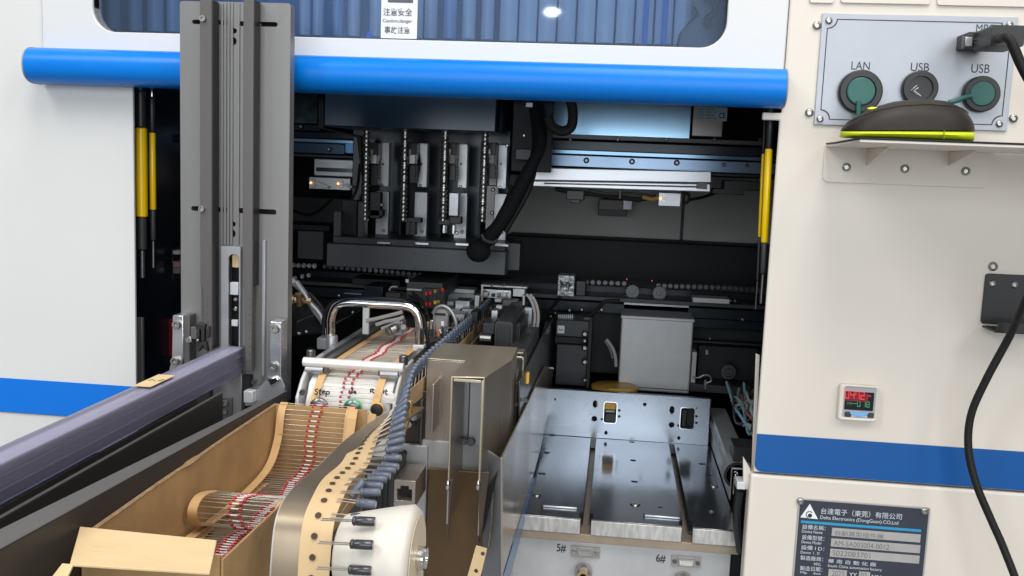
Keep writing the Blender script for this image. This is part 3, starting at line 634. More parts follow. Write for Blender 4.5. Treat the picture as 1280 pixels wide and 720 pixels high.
pb(697, 344, 718, 370.5, 1.42, 1.45).build('casing', mat('smoky_clear', (0.32, 0.34, 0.35), 0.2, 0.3, var=0.5, vscale=160, bump=1.0, bscale=200), tb_, 0.001)
for k in range(5): MB().ext([[P(700+k*3.3, 349+(k*5) % 7, 1.417), P(704+k*3.1, 353+(k*3) % 6, 1.414), P(701+k*3.2, 363-(k*4) % 6, 1.417)]], (0, 0.001, 0)).build('foil_piece', ALU, tb_)
pb(720, 351, 732, 370, 1.43, 1.46).build('black_mount', BLACKP, tb_, 0.001)

# ================================================================== EMPTY FEEDER TRAY (slots 5 and 6)
df, db = 1.0, 1.318; ZT = P(732, 649, df).z
yf, yb = df-CD, db-CD
XT0 = -0.125; XT1 = P(922.5, 666, df).x
tray = thing('feeder_tray', 'empty steel feeder tray with two T-slots, upright back plate and sockets 5# and 6#', 'feeder tray', (0.02, yf, ZT))
s1f, s1b = PZ(732.5, 652, ZT).x, PZ(742.7, 537, ZT).x; s2f, s2b = PZ(859, 662, ZT).x, PZ(838.5, 548, ZT).x
s1 = (s1f+s1b)/2; s2 = (s2f+s2b)/2; hw = 0.0036
def slotcut(x):     # outline of one open T-slot, seen from above, entered from its right side
    return [(x+hw+0.002, yf), (x+hw+0.002, yf+0.003), (x+hw+0.0045, yf+0.009), (x+hw+0.004, yf+0.016), (x+hw, yf+0.022), (x+hw, yb-0.004), (x-hw, yb-0.004), (x-hw, yf+0.022), (x-hw-0.004, yf+0.016), (x-hw-0.0045, yf+0.009), (x-hw-0.002, yf+0.003), (x-hw-0.002, yf)]
out = [(XT0, yf)]+slotcut(s1)[::-1]+slotcut(s2)[::-1]+[(XT1, yf), (XT1, yb-0.001), (XT0, yb-0.001)]
hol = [(690, 544, .0040), (683.5, 566, .0044), (677.5, 592, .0048), (790, 552.5, .0035), (791.5, 575.5, .0037), (793, 602, .0040), (794, 631, .0058), (825.5, 634, .0024), (878, 580, .0045), (873.5, 555, .005), (888, 594, .003), (892, 608, .0055), (888.5, 640, .0045), (671, 619, .0055)]
loops = [out]; hp = []
for (u, v, r) in hol:
    p = PZ(u, v, ZT); loops.append(circ(p.x, p.y, r, 16)[::-1]); hp.append((p, r))
MB().flat(loops, ZT-0.014, ZT).build('top_plate', PLATE, tray, 0.0006)
# milled front edge, proud of the plate front, in three pieces
for a, b in ((XT0, s1-hw-0.0022), (s1+hw+0.0022, s2-hw-0.0022), (s2+hw+0.0022, XT1)):
    MB().box((a, yf-0.0028, ZT-0.0165), (b, yf-0.0003, ZT-0.0004)).build('milled_edge', MILL, tray, 0.0005)
MB().box((XT0, yf-0.0015, ZT-0.026), (XT1+0.002, yb-0.002, ZT-0.0168)).build('under_plate', TANM, tray, 0.0006)
for p, r in hp:
    screw((p.x, p.y, ZT-0.006 if r < .0054 else ZT-0.003), r*0.78, tray, 'cap', r < .0054 and r != .0045, (0, 0, 1))
for (ua, va, ub, vb_) in ((677, 633, 721, 637.5), (804, 645, 850, 650)):
    a, b = PZ(ua, va, ZT), PZ(ub, vb_, ZT); y = (a.y+b.y)/2
    MB().box((a.x, y-0.002, ZT+0.0002), (a.x+0.0012, y+0.003, ZT+0.0025)).build('stop', DARKSIDE, tray)
    MB().box((a.x+0.0015, y-0.0004, ZT+0.0002), (b.x, y+0.0022, ZT+0.0022)).build('stop_bar', ALU, tray, 0.0006)
# upright back plate
zt_ = P(770, 491.5, db).z; zb_ = ZT+0.0003
upl = [[(P(640, 510, db).x, zb_), (XT1-0.003, zb_), (P(886.5, 520, db).x, P(886, 508, db).z), (P(886.5, 520, db).x, zt_), (P(640, 510, db).x, zt_)]]
def rrp(u0, v0, u1, v1, d, r, n=4):
    a, b = pbox(u0, v0, u1, v1, d, d+.01); return rr(min(a[0], b[0]), min(a[2], b[2]), max(a[0], b[0]), max(a[2], b[2]), r, n)
upl.append(rrp(755, 503, 770.5, 528.5, db, 0.003)[::-1]); upl.append(rrp(850.5, 510, 867.5, 536, db, 0.003)[::-1])
for (u, v, r, ry) in ((744, 505, .0036, .0055), (743, 523.5, .0040, .004), (757.5, 541, .0024, .003), (840, 512.5, .0036, .0058), (839.5, 531, .0040, .004), (848.5, 547.5, .0022, .0028), (806, 505.5, .0026, .0026), (752.5, 524, .0019, .0019), (774, 513, .0019, .0019), (774, 520.5, .0019, .0019), (870, 510, .0019, .0019), (870.5, 520.5, .0019, .0019), (870.5, 528.5, .0019, .0019), (848, 532, .0019, .0019), (694, 499, .0015, .0015)):
    p = P(u, v, db); upl.append(circ(p.x, p.z, r, 14, ry)[::-1])
MB().front(upl, yb, yb+0.008).build('back_plate', PLATEB, tray)
MB().box((P(640, 510, db).x, yb+0.02, zb_-0.03), (XT1, yb+0.03, zt_-0.004)).build('backing', BLACKI, tray)
for q in ((755, 503, 770.5, 528.5), (850.5, 510, 867.5, 536)):
    f = MB().front([rrp(q[0]-0.8, q[1]-0.8, q[2]+0.8, q[3]+0.8, db, 0.0036), rrp(q[0], q[1], q[2], q[3], db, 0.003)[::-1]], yb-0.0008, yb-0.0001).build('window_rim', CHROME, tray)
o = pb(756, 503.5, 770, 512, 1.325, 1.335).build('latch_tongue', ORG, tray, 0.0008); pb(756, 517, 770, 528, 1.322, 1.33).build('latch_block', BLACKP, tray, 0.001)
pb(757, 513, 769, 516, 1.33, 1.335).build('latch_bar', DGREY, tray, 0.0005); pb(852, 512, 858, 535, 1.33, 1.335).build('latch_block', DARKSIDE, tray, 0.001)
pb(745.5, 501, 748, 507, 1.325, 1.33).build('pin', ORG, tray, 0.0004); pb(868.5, 507, 870.5, 512, 1.316, 1.317).build('glint', CHROME, tray)
# lower front panel
dp = 1.008; yp = dp-CD
MB().box((XT0, yp, 0.9), (P(914, 690, dp).x, yp+0.006, ZT-0.027)).build('front_panel', mat('satin_front_steel', (0.56, 0.56, 0.56), 0.42, 0.55, var=0.10, vscale=26, rvar=0.08, bump=0.12, bscale=500), tray, 0.0005)
MB().box((P(916, 690, dp).x, yp+0.01, 0.9), (P(928, 690, dp).x, yp+0.03, ZT-0.027)).build('side_gap', BLACKI, tray)
lt('5#', 696, 680, 707.5, 690.5, INK, tray, yp-0.0003, dp, bold=0.015); lt('6#', 820, 693, 832, 703.5, INK, tray, yp-0.0003, dp, bold=0.015)
def dsub(u, v):
    c = P(u, v, dp); t = MB().front([rr(c.x-0.0158, c.z-0.0062, c.x+0.0158, c.z+0.0062, 0.001, 3)], yp-0.0022, yp-0.0002).build('socket', mat('socket_steel', (0.46, 0.42, 0.40), 0.35, 0.7, var=.1, vscale=100), tray, 0.0004)
    t['label'] = 'steel fifteen-hole socket marked ' + ('5#' if u < 800 else '6#')
    MB().front([[(c.x-0.0088, c.z+0.0044), (c.x-0.0076, c.z-0.0042), (c.x+0.0076, c.z-0.0042), (c.x+0.0088, c.z+0.0044)], [(c.x-0.0078, c.z+0.0036), (c.x-0.0068, c.z-0.0034), (c.x+0.0068, c.z-0.0034), (c.x+0.0078, c.z+0.0036)][::-1]], yp-0.0055, yp-0.0024).build('shell', SCREW, t)
    MB().front([[(c.x-0.0077, c.z+0.0035), (c.x-0.0067, c.z-0.0033), (c.x+0.0067, c.z-0.0033), (c.x+0.0077, c.z+0.0035)]], yp-0.0040, yp-0.0024).build('insert', WHITEP if u > 800 else SILV, t)
    b = MB()
    for r_ in range(3):
        for k in range(5): b.lathe((c.x-0.005+k*0.0024+(r_ % 2)*0.001, yp-0.00405, c.z+0.0021-r_*0.0021), (0, -1, 0), [(0, 0.00055), (0.0001, 0.00055)], 6)
    b.build('pin_holes', INK, t)
    for s_ in (-1, 1): screw((c.x+s_*0.0124, yp-0.0022, c.z), 0.0024, tray, 'cap', u > 800)
dsub(732, 689.5); dsub(857.5, 701.5)
for (u, v) in ((729.5, 712), (853.5, 723)):
    c = P(u, v, dp); k = MB().lathe(c, (0, -1, 0), [(0, 0.0088), (0.006, 0.0088), (0.0065, 0.0095), (0.014, 0.0095), (0.014, 0.0070), (0.018, 0.0070)], 20).build('air_port', mat('port_steel', (0.36, 0.33, 0.30), 0.25, 0.9), tray)
    MB().lathe(c+Vector((0, -0.0181, 0)), (0, -1, 0), [(0, 0.006), (0.001, 0.006), (0.001, 0.0035), (0, 0.0034)], 16).build('brass_seat', BRASS, k)

# channel to the right of the tray
cg = thing('cable_channel', 'grey folded steel cable channel with ribbed side right of the tray', 'cable channel', P(905, 560, 1.15))
xc0 = XT1+0.0012; pN = PX(914, 592, xc0); pFz = PX(886.5, 504, xc0); zc_ = (pN.z+pFz.z)/2; yN = pN.y; yFF = yb+0.06
MB().box((xc0, yN, zc_-0.0015), (xc0+0.024, yFF, zc_)).build('top_sheet', mat('grey_channel', (0.50, 0.51, 0.51), 0.42, 0.4, var=.08, vscale=30), cg, 0.0008)
MB().box((xc0, yN, ZT+0.001), (xc0+0.0012, yFF, zc_-0.0017)).build('side_sheet', GREYL, cg, 0.0004)
for k in range(14):
    y = yN+0.012+k*0.019; MB().box((xc0-0.0009, y, ZT+0.02), (xc0-0.0001, y+0.006, zc_-0.008)).build('louvre', GREYL, cg, 0.0003)
MB().box((xc0+0.0225, yN, ZT+0.001), (xc0+0.024, yFF, zc_-0.0017)).build('side_sheet', BLACK2, cg)
MB().tube([(xc0+0.003, yN-0.002, zc_-0.004), (xc0+0.006, yN-0.002, zc_-0.003), (xc0+0.007, yN-0.002, zc_-0.007), (xc0+0.004, yN-0.002, zc_-0.009), (xc0+0.004, yN-0.002, zc_-0.03)], 0.0012, 8, 4).build('curled_edge', CHROME, cg)
MB().lathe((xc0+0.008, yN+0.004, ZT+0.03), (0, -1, 0), [(0, 0.016), (0.002, 0.016), (0.002, 0.013), (0, 0.013)], 24).build('black_ring', BLACKP, cg)
wb = thing('wire_bundle', 'tangle of white, blue and red wires right of the cable channel', 'wires', P(930, 530, 1.2))
for k in range(12):
    c0 = random.choice([(0.55, 0.6, 0.62), (0.2, 0.4, 0.5), (0.5, 0.5, 0.45), (0.35, 0.12, 0.1), (0.05, 0.05, 0.05)])
    m = mat('wire_%.2f_%.2f' % (c0[0], c0[1]), c0, 0.4); x = P(924, 520, 1.2).x+random.uniform(0, 0.03)
    MB().tube([(x+random.uniform(-.008, .008), 0.15+j*0.045, P(930, 505+j*0, 1.2).z-random.uniform(0, 0.03)) for j in range(6)], 0.0018, 6, 4).build('wire', m, wb)
pb(916, 560, 950, 600, 1.12, 1.16).build('tie_plate', BLACK2, wb)

# ================================================================== silver box and things round it
sb = thing('silver_box', 'plain satin aluminium box standing behind the empty feeder tray', 'box', P(820, 488, 1.40))
q0, q1 = pbox(774.5, 397, 864.5, 490, 1.40, 1.5)
x0, x1 = q0[0], q1[0]; zb2, zt2 = q0[2], q1[2]; y0 = 0.45
MB().box((x0, y0, zb2), (x1, y0+0.13, zt2)).build('casing', ALUB, sb, 0.0025, 3)
MB().box((x0-0.0012, y0-0.002, zt2-0.004), (x1+0.0012, y0+0.131, zt2+0.001)).build('lid', ALUB, sb, 0.0015, 3)
MB().box((x0+0.001, y0-0.0012, zb2+0.005), (x1-0.002, y0-0.0002, zb2+0.0062)).build('seam', mat('seam_dark', (0.12, 0.12, 0.12), 0.6), sb)
MB().front([[(x0+0.002, zt2+0.0012), (x1-0.003, zt2+0.0012), (x1-0.003, zt2+0.02), (x0+0.003, zt2+0.022)]], y0+0.06, y0+0.064).build('rear_flange', GREYL, sb, 0.001)
od = thing('orange_disc', 'orange-yellow round disc edge at the foot of the silver box', 'disc', P(762, 486, 1.36))
c = P(768, 486, 1.375); MB().lathe((c.x, c.y, c.z), (0, 0, 1), [(0, 0.034), (0.004, 0.034), (0.005, 0.032)], 40).build('disc', ORG, od)
c = P(770, 489, 1.345); MB().box((c.x-0.01, c.y, c.z), (c.x+0.02, c.y+0.01, c.z+0.003)).build('tab', ORG, od)
bb = thing('black_gearbox', 'black block with four bright screws and a small white tag by the silver box', 'block', P(717, 480, 1.36))
pb(695, 400.5, 738, 421, 1.37, 1.42).build('upper_block', mat('slate_block', (0.030, 0.034, 0.042), 0.4), bb, 0.001); pb(694, 421.5, 733, 430, 1.39, 1.42).build('gap', BLACKI, bb)
pb(695, 431, 734, 482, 1.375, 1.42).build('lower_block', mat('slate_block2', (0.022, 0.023, 0.030), 0.4), bb, 0.001); pb(734, 396, 739, 486, 1.365, 1.42).build('edge_plate', BLACKI, bb, 0.001)
tg = pb(697, 407, 705.5, 416.5, 1.3685, 1.3695).build('white_tag', WHITEP, bb); lt('4#', 698, 410.5, 703.5, 414, INK, bb, 1.3682-CD, 1.3682)
for vv, r in ((417.5, .0048), (426, .0032), (435, .0046), (452.5, .0046), (475, .0030)): screw(P(731, vv, 1.364), r, bb, 'button')
pb(697, 394, 718, 400, 1.39, 1.41).build('toothed_bar', BLACK2, bb); pb(729, 396, 738, 401, 1.36, 1.40).build('cap', BLACK2, bb, 0.001)
for k in range(8): pb(698+k*2.4, 393.3, 699.2+k*2.4, 398, 1.385, 1.389).build('tooth', GREYL, bb)
MB().tube([P(*q, 1.39) for q in ((758, 424), (765, 434), (769, 445), (770, 458))], 0.0024, 8, 5).build('white_cable', HOSE, bb)
MB().tube([P(*q, 1.395) for q in ((756, 426), (762, 436), (766, 448))], 0.0016, 8, 5).build('white_cable', GREYL, bb)
MB().tube([P(*q, 1.38) for q in ((735, 397), (748, 385), (757, 377), (775, 376))], 0.003, 8, 5).build('black_cable', RUBBER, bb)
rg = thing('round_knob', 'dark concentric round knob to the right of the silver box', 'knob', P(910, 464, 1.4))
MB().lathe(P(910, 464, 1.42), (0, -1, 0), [(0, 0.0115), (0.006, 0.0115), (0.007, 0.0105), (0.007, 0.0075), (0.004, 0.007), (0.004, 0.0055), (0.009, 0.005), (0.009, 0.0025), (0.006, 0.002)], 24).build('knob', mat('knob_grey', (0.10, 0.10, 0.105), 0.35, 0.5), rg)
cl2 = thing('clamp_bracket', 'dim grey clamp and strap beside the silver box', 'clamp', P(880, 475, 1.4))
pb(864, 440, 870, 484, 1.41, 1.44).build('strap', DGREY, cl2, 0.001); pb(862, 482, 940, 492, 1.40, 1.45).build('base', BLACK2, cl2, 0.001)
MB().tube([P(*q, 1.40) for q in ((866, 472), (874, 472), (880, 469), (887, 470), (889, 476), (883, 479))], 0.0014, 8, 4).build('hook', GREYL, cl2)
MB().cyl(P(882, 486, 1.40), P(882, 475, 1.40), 0.0022, 10).build('post', GREYL, cl2); MB().cyl(P(884, 443, 1.40), P(884, 437, 1.40), 0.0028, 10).build('cap', GREYL, cl2)
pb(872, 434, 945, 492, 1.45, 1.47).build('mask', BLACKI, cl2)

# ================================================================== CONNECTOR PANEL
cp = thing('connector_panel', 'silver connector panel with black border and round LAN and USB ports', 'connector panel', P(1140, 160, D0))
pa = P(1022, 88, D0).x; pbx = P(1264.5, 93, D0).x; pz0 = P(1140, 160, D0).z; pz1 = P(1150, 19.5, D0).z
MB().box((pa, -0.0024, pz0), (pbx, -0.0002, pz1)).build('plate', LPANEL, cp, 0.0004)
def border(i, w_, r=0.0085):
    x0, x1, z0, z1 = pa+i, pbx-i, pz0+i, pz1-i
    pts = []
    for (cx, cz, a0, sx_, sz_) in ((x1, z1, 270, -1, -1), (x0, z1, 0, 1, -1), (x0, z0, 90, 1, 1), (x1, z0, 180, -1, 1)):
        for k in range(7):
            a = math.radians({(x1, z1): 270, (x0, z1): 0, (x0, z0): 90, (x1, z0): 180}[(cx, cz)]-90*k/6); pts.append((cx+(r+w_)*math.cos(a), cz+(r+w_)*math.sin(a)))
    return pts
MB().front([border(0.0050, 0), border(0.0058, 0.0)[::-1]], -0.0027, -0.0024).build('border_line', INK, cp)
for uv in ((1036, 26), (1262, 31), (1025, 149), (1249, 155)): screw(P(*uv, D0-0.0024), 0.0034, cp, 'button')
for uv in ((1021, 32), (1277, 38), (1011.5, 141), (1266.5, 148)): screw(P(*uv, D0), 0.0042, cp, 'button')
yq = -0.00255
lt('LAN', 1063.5, 77.5, 1086.5, 87.5, INK, cp, yq); lt('USB', 1137.5, 79, 1160.5, 89.5, INK, cp, yq); lt('USB', 1213, 80.5, 1236, 91.5, INK, cp, yq); lt('MPG', 1219, 31, 1242, 41, INK, cp, yq)
def port(label, u, v, r, rg_, strap):
    c = P(u, v, D0-0.0024); pt = MB().lathe(c, (0, -1, 0), [(0, r), (0.006, r), (0.0075, r*0.93), (0.0075, r*0.70), (0.005, r*0.68), (0.005, 0)], 32).build('port_ring', BLACKP, cp); pt['label'] = label
    if rg_:
        MB().lathe(c+Vector((0, -0.0052, 0)), (0, -1, 0), [(0, rg_), (0.0022, rg_), (0.003, rg_*0.93)], 28).build('rubber_cap', TEAL, pt)
        if strap: MB().tube([P(*q, D0-0.012) for q in strap], 0.0022, 8, 4).build('strap', TEAL, pt)
    return pt
port('round LAN port with a teal rubber cap', 1074, 115, 0.0200, 0.0128, ((1073, 126), (1073, 138), (1073, 150)))
p_ = port('open USB port with a black insert', 1148, 111, 0.0162, None, None)
MB().tube([P(*q, D0-0.0078) for q in ((1146, 107), (1139, 113), (1146, 119))], 0.0007, 6).build('socket_edge', GREYL, p_)
MB().tube([P(*q, D0-0.0078) for q in ((1148, 109.5), (1142.5, 113.3), (1151, 120))], 0.0005, 6).build('socket_edge', WHITEP, p_)
port('round USB port with a teal rubber cap and strap', 1224.5, 118, 0.0165, 0.0112, ((1215, 120), (1205, 122), (1196, 126), (1186, 128)))
# plug and its cable
plug = thing('plug_and_cable', 'black plug with its cable pushed into the MPG socket of the connector panel', 'plug', P(1235, 50, 0.9))
MB().front([rrp(1201.5, 43, 1232, 62, 0.935, 0.0016)], -0.03, -0.0026).build('socket_body', BLACKC, plug, 0.0008)
pb(1206, 46, 1216, 58, 0.917, 0.92).build('metal_contact', SCREW, plug, 0.0006); pb(1203, 45, 1205.5, 61, 0.917, 0.92).build('lip', GREYM, plug, 0.0004)
for vv in (48, 52, 56): pb(1217.5, vv, 1223, vv+2, 0.916, 0.919).build('contact', SCREWD, plug)
MB().front([rrp(1227, 36, 1268, 62, 0.90, 0.0022)], -0.072, -0.032).build('plug_body', BLACKP, plug, 0.002, 3)
MB().tube([P(1250, 48, 0.872), P(1257, 46, 0.855), P(1264, 52, 0.85), P(1275, 78, 0.85), P(1289, 104, 0.85), P(1310, 135, 0.85)], 0.0042, 12, 5).build('cable', RUBBER, plug)

# ================================================================== SHELF AND MOUSE
sh = thing('mouse_shelf', 'cream folded metal shelf with two gussets under the connector panel', 'shelf', P(1131, 205, D0))
zs = P(1135, 184.5, D0).z; xa = P(1032, 182, D0).x
fr_ = Vector(PZ(1076, 174, zs)); yS = max(-0.16, min(-0.10, fr_.y))
MB().front([rr(xa-0.001, P(1131, 231.5, D0).z, P(1235, 225, D0).x, zs, 0.006, 4, (0, 0, 1, 1))], -0.0022, -0.0002).build('back_plate', WHITE_R, sh, 0.0006)
MB().flat([[(xa, -0.0024), (xa+0.001, -0.03), (PZ(1076, 174, zs).x, yS), (0.52, yS), (0.52, -0.0024)]], zs-0.0022, zs).build('shelf_sheet', WHITE_R, sh, 0.0005)
MB().flat([[(xa-0.0005, -0.0024), (xa+0.0005, -0.03), (PZ(1076, 174, zs).x-0.0008, yS-0.0008), (0.52, yS-0.0008), (0.52, -0.0024)]], zs+0.0001, zs+0.0016).build('black_mat', RUBBER, sh, 0.0004)
for ug in (1082, 1184):
    x = P(ug, 206, D0).x; MB().side([[(-0.0024, zs-0.0024), (-0.0024, P(ug, 207, D0).z), (-0.075, zs-0.0024)]], x, x+0.002).build('gusset', WHITE_R, sh, 0.0003)
for uv in ((1058, 209), (1131, 211), (1207, 214)): screw(P(*uv, D0-0.0022), 0.0042, sh, 'button')
cr = MB()
for k in range(9):
    x = 0.365+k*0.008+random.uniform(0, .004); cr.box((x, yS-0.0012, zs-0.0022+random.uniform(-.0003, .0003)), (x+random.uniform(.001, .005), yS-0.0003, zs-0.0008))
cr.build('paint_chips', INK, sh)

ms = thing('computer_mouse', 'dark brown-grey computer mouse with a lime green base on the shelf', 'mouse', P(1133, 172, 0.86))
dm = 0.865; mz = zs+0.0034
ml = P(1050.5, 165, dm).x; mr_ = P(1217, 165, dm).x; ML = mr_-ml
def mouse_part(lo, hi, inset=0.0, dome=False):            # loft along X; lo/hi give the heights as functions of t
    mb = MB(); n, m = 26, 16; vs = []
    for i in range(n+1):
        t = i/n; t = 0.5-0.5*math.cos(math.pi*t); x = ml+ML*(0.004+0.992*t)
        wd = (0.0315*(max(0, 1-abs(2*t-1)**2.6))**0.5)*(1-0.08*math.sin(math.pi*t)) + 0.0006-inset; a, b = lo(t), max(lo(t)+0.0002, hi(t))
        for k in range(m):
            an = 2*math.pi*k/m; cc_, ss = math.cos(an), math.sin(an)
            yy = dm-CD+wd*math.copysign(abs(cc_)**0.7, cc_); zz = (a+b)/2+(b-a)/2*math.copysign(abs(ss)**0.75, ss); zz = (a+(b-a)*abs(ss)**0.85 if ss > 0 else a) if dome else zz; vs.append((x, yy, mz+zz))
    fs = [(i*m+k, i*m+(k+1) % m, (i+1)*m+(k+1) % m, (i+1)*m+k) for i in range(n) for k in range(m)]+[tuple(range(m)), tuple(range(n*m, n*m+m))[::-1]]
    return mb.add(vs, fs)
pxm = dm/FPX
def top(t):
    pts = [(0, 9), (.04, 18), (.1, 25.5), (.21, 36), (.37, 44.5), (.57, 49), (.73, 48), (.87, 41), (.95, 29), (.985, 19), (1, 11)]
    for (a, b), (c_, d_) in zip(pts, pts[1:]):
        if a <= t <= c_: return (b+(d_-b)*(t-a)/(c_-a))*pxm
    return 10*pxm
lime = lambda t: (8.5+5.5*t)*pxm
mouse_part(lambda t: 0.0004, lambda t: lime(t), -0.0006).build('base_shell', LIME, ms, ang=60)
mouse_part(lambda t: lime(t)*0.93, top, 0.0004, True).build('body_shell', MOUSE, ms, ang=60)
pts = []
for i in range(14):
    t = 0.03+0.9*i/13; seam = [(0, 10), (.04, 19.5), (.2, 31.5), (.37, 38), (.57, 41), (.8, 39.5), (1, 30)]
    for (a, b), (c_, d_) in zip(seam, seam[1:]):
        if a <= t <= c_: z = (b+(d_-b)*(t-a)/(c_-a))*pxm; break
    H = top(t); L_ = lime(t)*0.93; wd = 0.0315*(max(0, 1-abs(2*t-1)**2.6))**0.5*(1-0.08*math.sin(math.pi*t))+0.0006
    s_ = max(0.02, min(0.98, (z-L_)/(H-L_))); a_ = math.asin(s_**(1/0.85)); pts.append((ml+ML*t, dm-CD-wd*math.cos(a_)**0.7-0.0001, mz+z))
MB().tube(pts, 0.00035, 6, 3).build('seam', INK, ms)
MB().box((ml+ML*0.69, dm-CD-0.0325, mz+0.001), (ml+ML*0.693, dm-CD-0.0300, mz+0.008)).build('base_seam', mat('olive', (0.3, 0.36, 0.02), 0.5), ms)
MB().sphere((ml+ML*0.22, dm-CD-0.008, mz+top(0.22)*0.95), 0.0035, 12, (1.6, 0.7, 0.5)).build('wheel', LIME, ms)

# ================================================================== CABLE HOOK, CABLE, GAUGE, NAMEPLATE
hk = thing('cable_hook', 'black bent metal cable hook screwed to the right white panel', 'hook', P(1255, 400, D0))
MB().front([rrp(1228, 343, 1300, 406, D0, 0.003)], -0.0024, -0.0002).build('back_plate', BLACKP, hk, 0.0006)
zq = P(1255, 409, D0).z; xh = P(1227, 400, D0).x
MB().box((xh, -0.034, zq-0.0008), (P(1300, 400, D0).x, -0.0026, zq+0.0012)).build('bottom_sheet', BLACKP, hk, 0.0006)
MB().front([rr(xh+0.0012, zq+0.0002, P(1300, 400, D0).x, zq+0.0095, 0.004, 4, (0, 1, 0, 0))], -0.036, -0.0342).build('front_lip', BLACKP, hk, 0.0006)
screw(P(1241, 333, D0), 0.0046, hk); screw(P(1240.5, 354.5, D0-0.0024), 0.0036, hk); screw(P(1268, 356, D0-0.0024), 0.0036, hk)
cb2 = lone(MB().tube([P(1310, 330, 0.86), P(1284, 372, 0.87), P(1262, 420, 0.9), P(1233, 474, 0.91), P(1214, 518, 0.915), P(1210.5, 560, 0.915), P(1220, 604, 0.91), P(1239, 650, 0.905), P(1254, 684, 0.90), P(1275, 740, 0.89), P(1290, 800, 0.88)], 0.0036, 14, 8), 'hanging_cable', RUBBER, 'thick black cable hanging in a curve over the right white panel', 'cable')
gt = thing('pressure_gauge', 'small square digital pressure gauge with red and green digits', 'pressure gauge', P(1071, 525, D0))
def gz(u0, v0, u1, v1, r, y0, y1, m, nm, par, bev=0.0, hole=None):
    l = [rrp(u0, v0, u1, v1, D0, r)]
    if hole: l.append(rrp(*hole)[::-1])
    return MB().front(l, y0, y1).build(nm, m, par, bev)
gz(1046.5, 479.5, 1095.5, 524.5, 0.0035, -0.0075, -0.0002, WHITE_R, 'housing', gt, 0.0012, (1052.5, 482.5, 1092, 520.5, D0, 0.002))
gz(1052.2, 482.2, 1092.3, 520.8, 0.002, -0.0062, -0.0003, mat('gauge_grey', (0.36, 0.38, 0.41), 0.4, 0.2), 'bezel', gt, 0.0004)
gz(1054.0, 488, 1090, 510.8, 0.0008, -0.0066, -0.0063, SCREEN, 'display', gt)
gz(1055, 489.5, 1083, 499.6, 0.0003, -0.0069, -0.0067, SCREENR, 'red_field', gt)
def seven(ch, u, v, w_, h_, m, y):
    seg = {'0': 'abcdef', '1': 'bc', '2': 'abged', '4': 'fgbc', '7': 'fabc', '8': 'abcdefg', '-': 'g'}[ch]; mb = MB(); t = 0.14*w_
    R_ = {'a': (0, 0, w_, t*1.3), 'g': (0, h_/2-t*.6, w_, h_/2+t*.6), 'd': (0, h_-t*1.3, w_, h_), 'f': (0, 0, t, h_/2), 'b': (w_-t, 0, w_, h_/2), 'e': (0, h_/2, t, h_), 'c': (w_-t, h_/2, w_, h_)}
    dq = CD+y
    for s_ in seg:
        a = R_[s_]; q0, q1 = pbox(u+a[0], v+a[1], u+a[2], v+a[3], dq, dq+0.0001); mb.box(q0, (q1[0], q0[1]+0.00012, q1[2]))
    return mb.build('digit', m, gt)
for ch, u in zip('0472', (1056.5, 1063, 1069.5, 1075.8)): seven(ch, u, 489.3+(u-1070)*0.075, 4.9, 9.9, LEDR, -0.0071)
for ch, u in zip('-018', (1067, 1071.5, 1078, 1083)): seven(ch, u, 501.6+(u-1076)*0.075, 3.8, 7.2, LEDG, -0.0068)
lt('MPa', 1082.5, 492, 1087, 494, LEDR, gt, -0.0071); lt('COM', 1056.5, 501, 1064, 503.2, LEDG, gt, -0.0069)
c = P(1071.5, 514.4, D0); pts = [(c.x-0.0092, c.z+0.0015)]+[(c.x+0.0092*math.cos(math.radians(180+180*k/10)), c.z+0.0015+0.0052*math.sin(math.radians(180+180*k/10))) for k in range(1, 10)]+[(c.x+0.0092, c.z+0.0015)]
MB().front([pts], -0.0072, -0.0063).build('blue_button', SKYB, gt, 0.0004)
gz(1053.8, 512.6, 1062, 519, 0.001, -0.0067, -0.0063, BLACKC, 'key', gt, 0.0003); gz(1082, 514, 1090, 520.3, 0.001, -0.0067, -0.0063, BLACKC, 'key', gt, 0.0003)
MB().box((c.x-0.0113, -0.0066, c.z-0.0038), (c.x+0.0113, -0.0063, c.z-0.0024)).build('key_line', DGREY, gt)

npl = thing('maker_nameplate', 'dark maker nameplate with white triangle logo and grey data fields', 'nameplate', P(1075, 700, D0))
na = P(994.3, 670, D0).x; nb = P(1157.5, 690, D0).x; nz1 = P(1080, 628, D0).z; nz0 = nz1-0.125
MB().front([rr(na, nz0, nb, nz1, 0.002, 3)], -0.0012, -0.0002).build('rim', SILV, npl, 0.0004)
MB().box((na+0.0016, -0.0016, nz0+0.0016), (nb-0.0016, -0.0013, nz1-0.0016)).build('plate', NAVYP, npl)
for uv in ((1000.6, 626.6), (1155.5, 638.8)): screw(P(*uv, D0-0.0016), 0.0038, npl)
yn = -0.0018
lt('台達電子（東莞）有限公司', 1025.5, 637.6, 1127, 645.4, LINK, npl, yn); lt('Delta Electronics (DongGuan).CO,Ltd', 1024.4, 647.2, 1122.5, 652.8, LINK, npl, yn)
def band(u0, v0, u1, v1, m, nm, y=-0.0017):
    q0, q1 = pbox(u0, v0, u1, v1, D0, D0+.001); MB().box((q0[0], y, q0[2]), (q1[0], y+0.0001*0.6, q1[2])).build(nm, m, npl)
band(1000.3, 655.4, 1151.5, 658.6, CYAN, 'line')
band(1039, 663, 1150.3, 673.2, SILV, 'field'); band(1038, 676.3, 1150, 686.5, SILV, 'field'); band(1036.8, 689.3, 1149, 699.4, SILV, 'field')
fi = mat('field_ink', (0.16, 0.155, 0.15), 0.6)
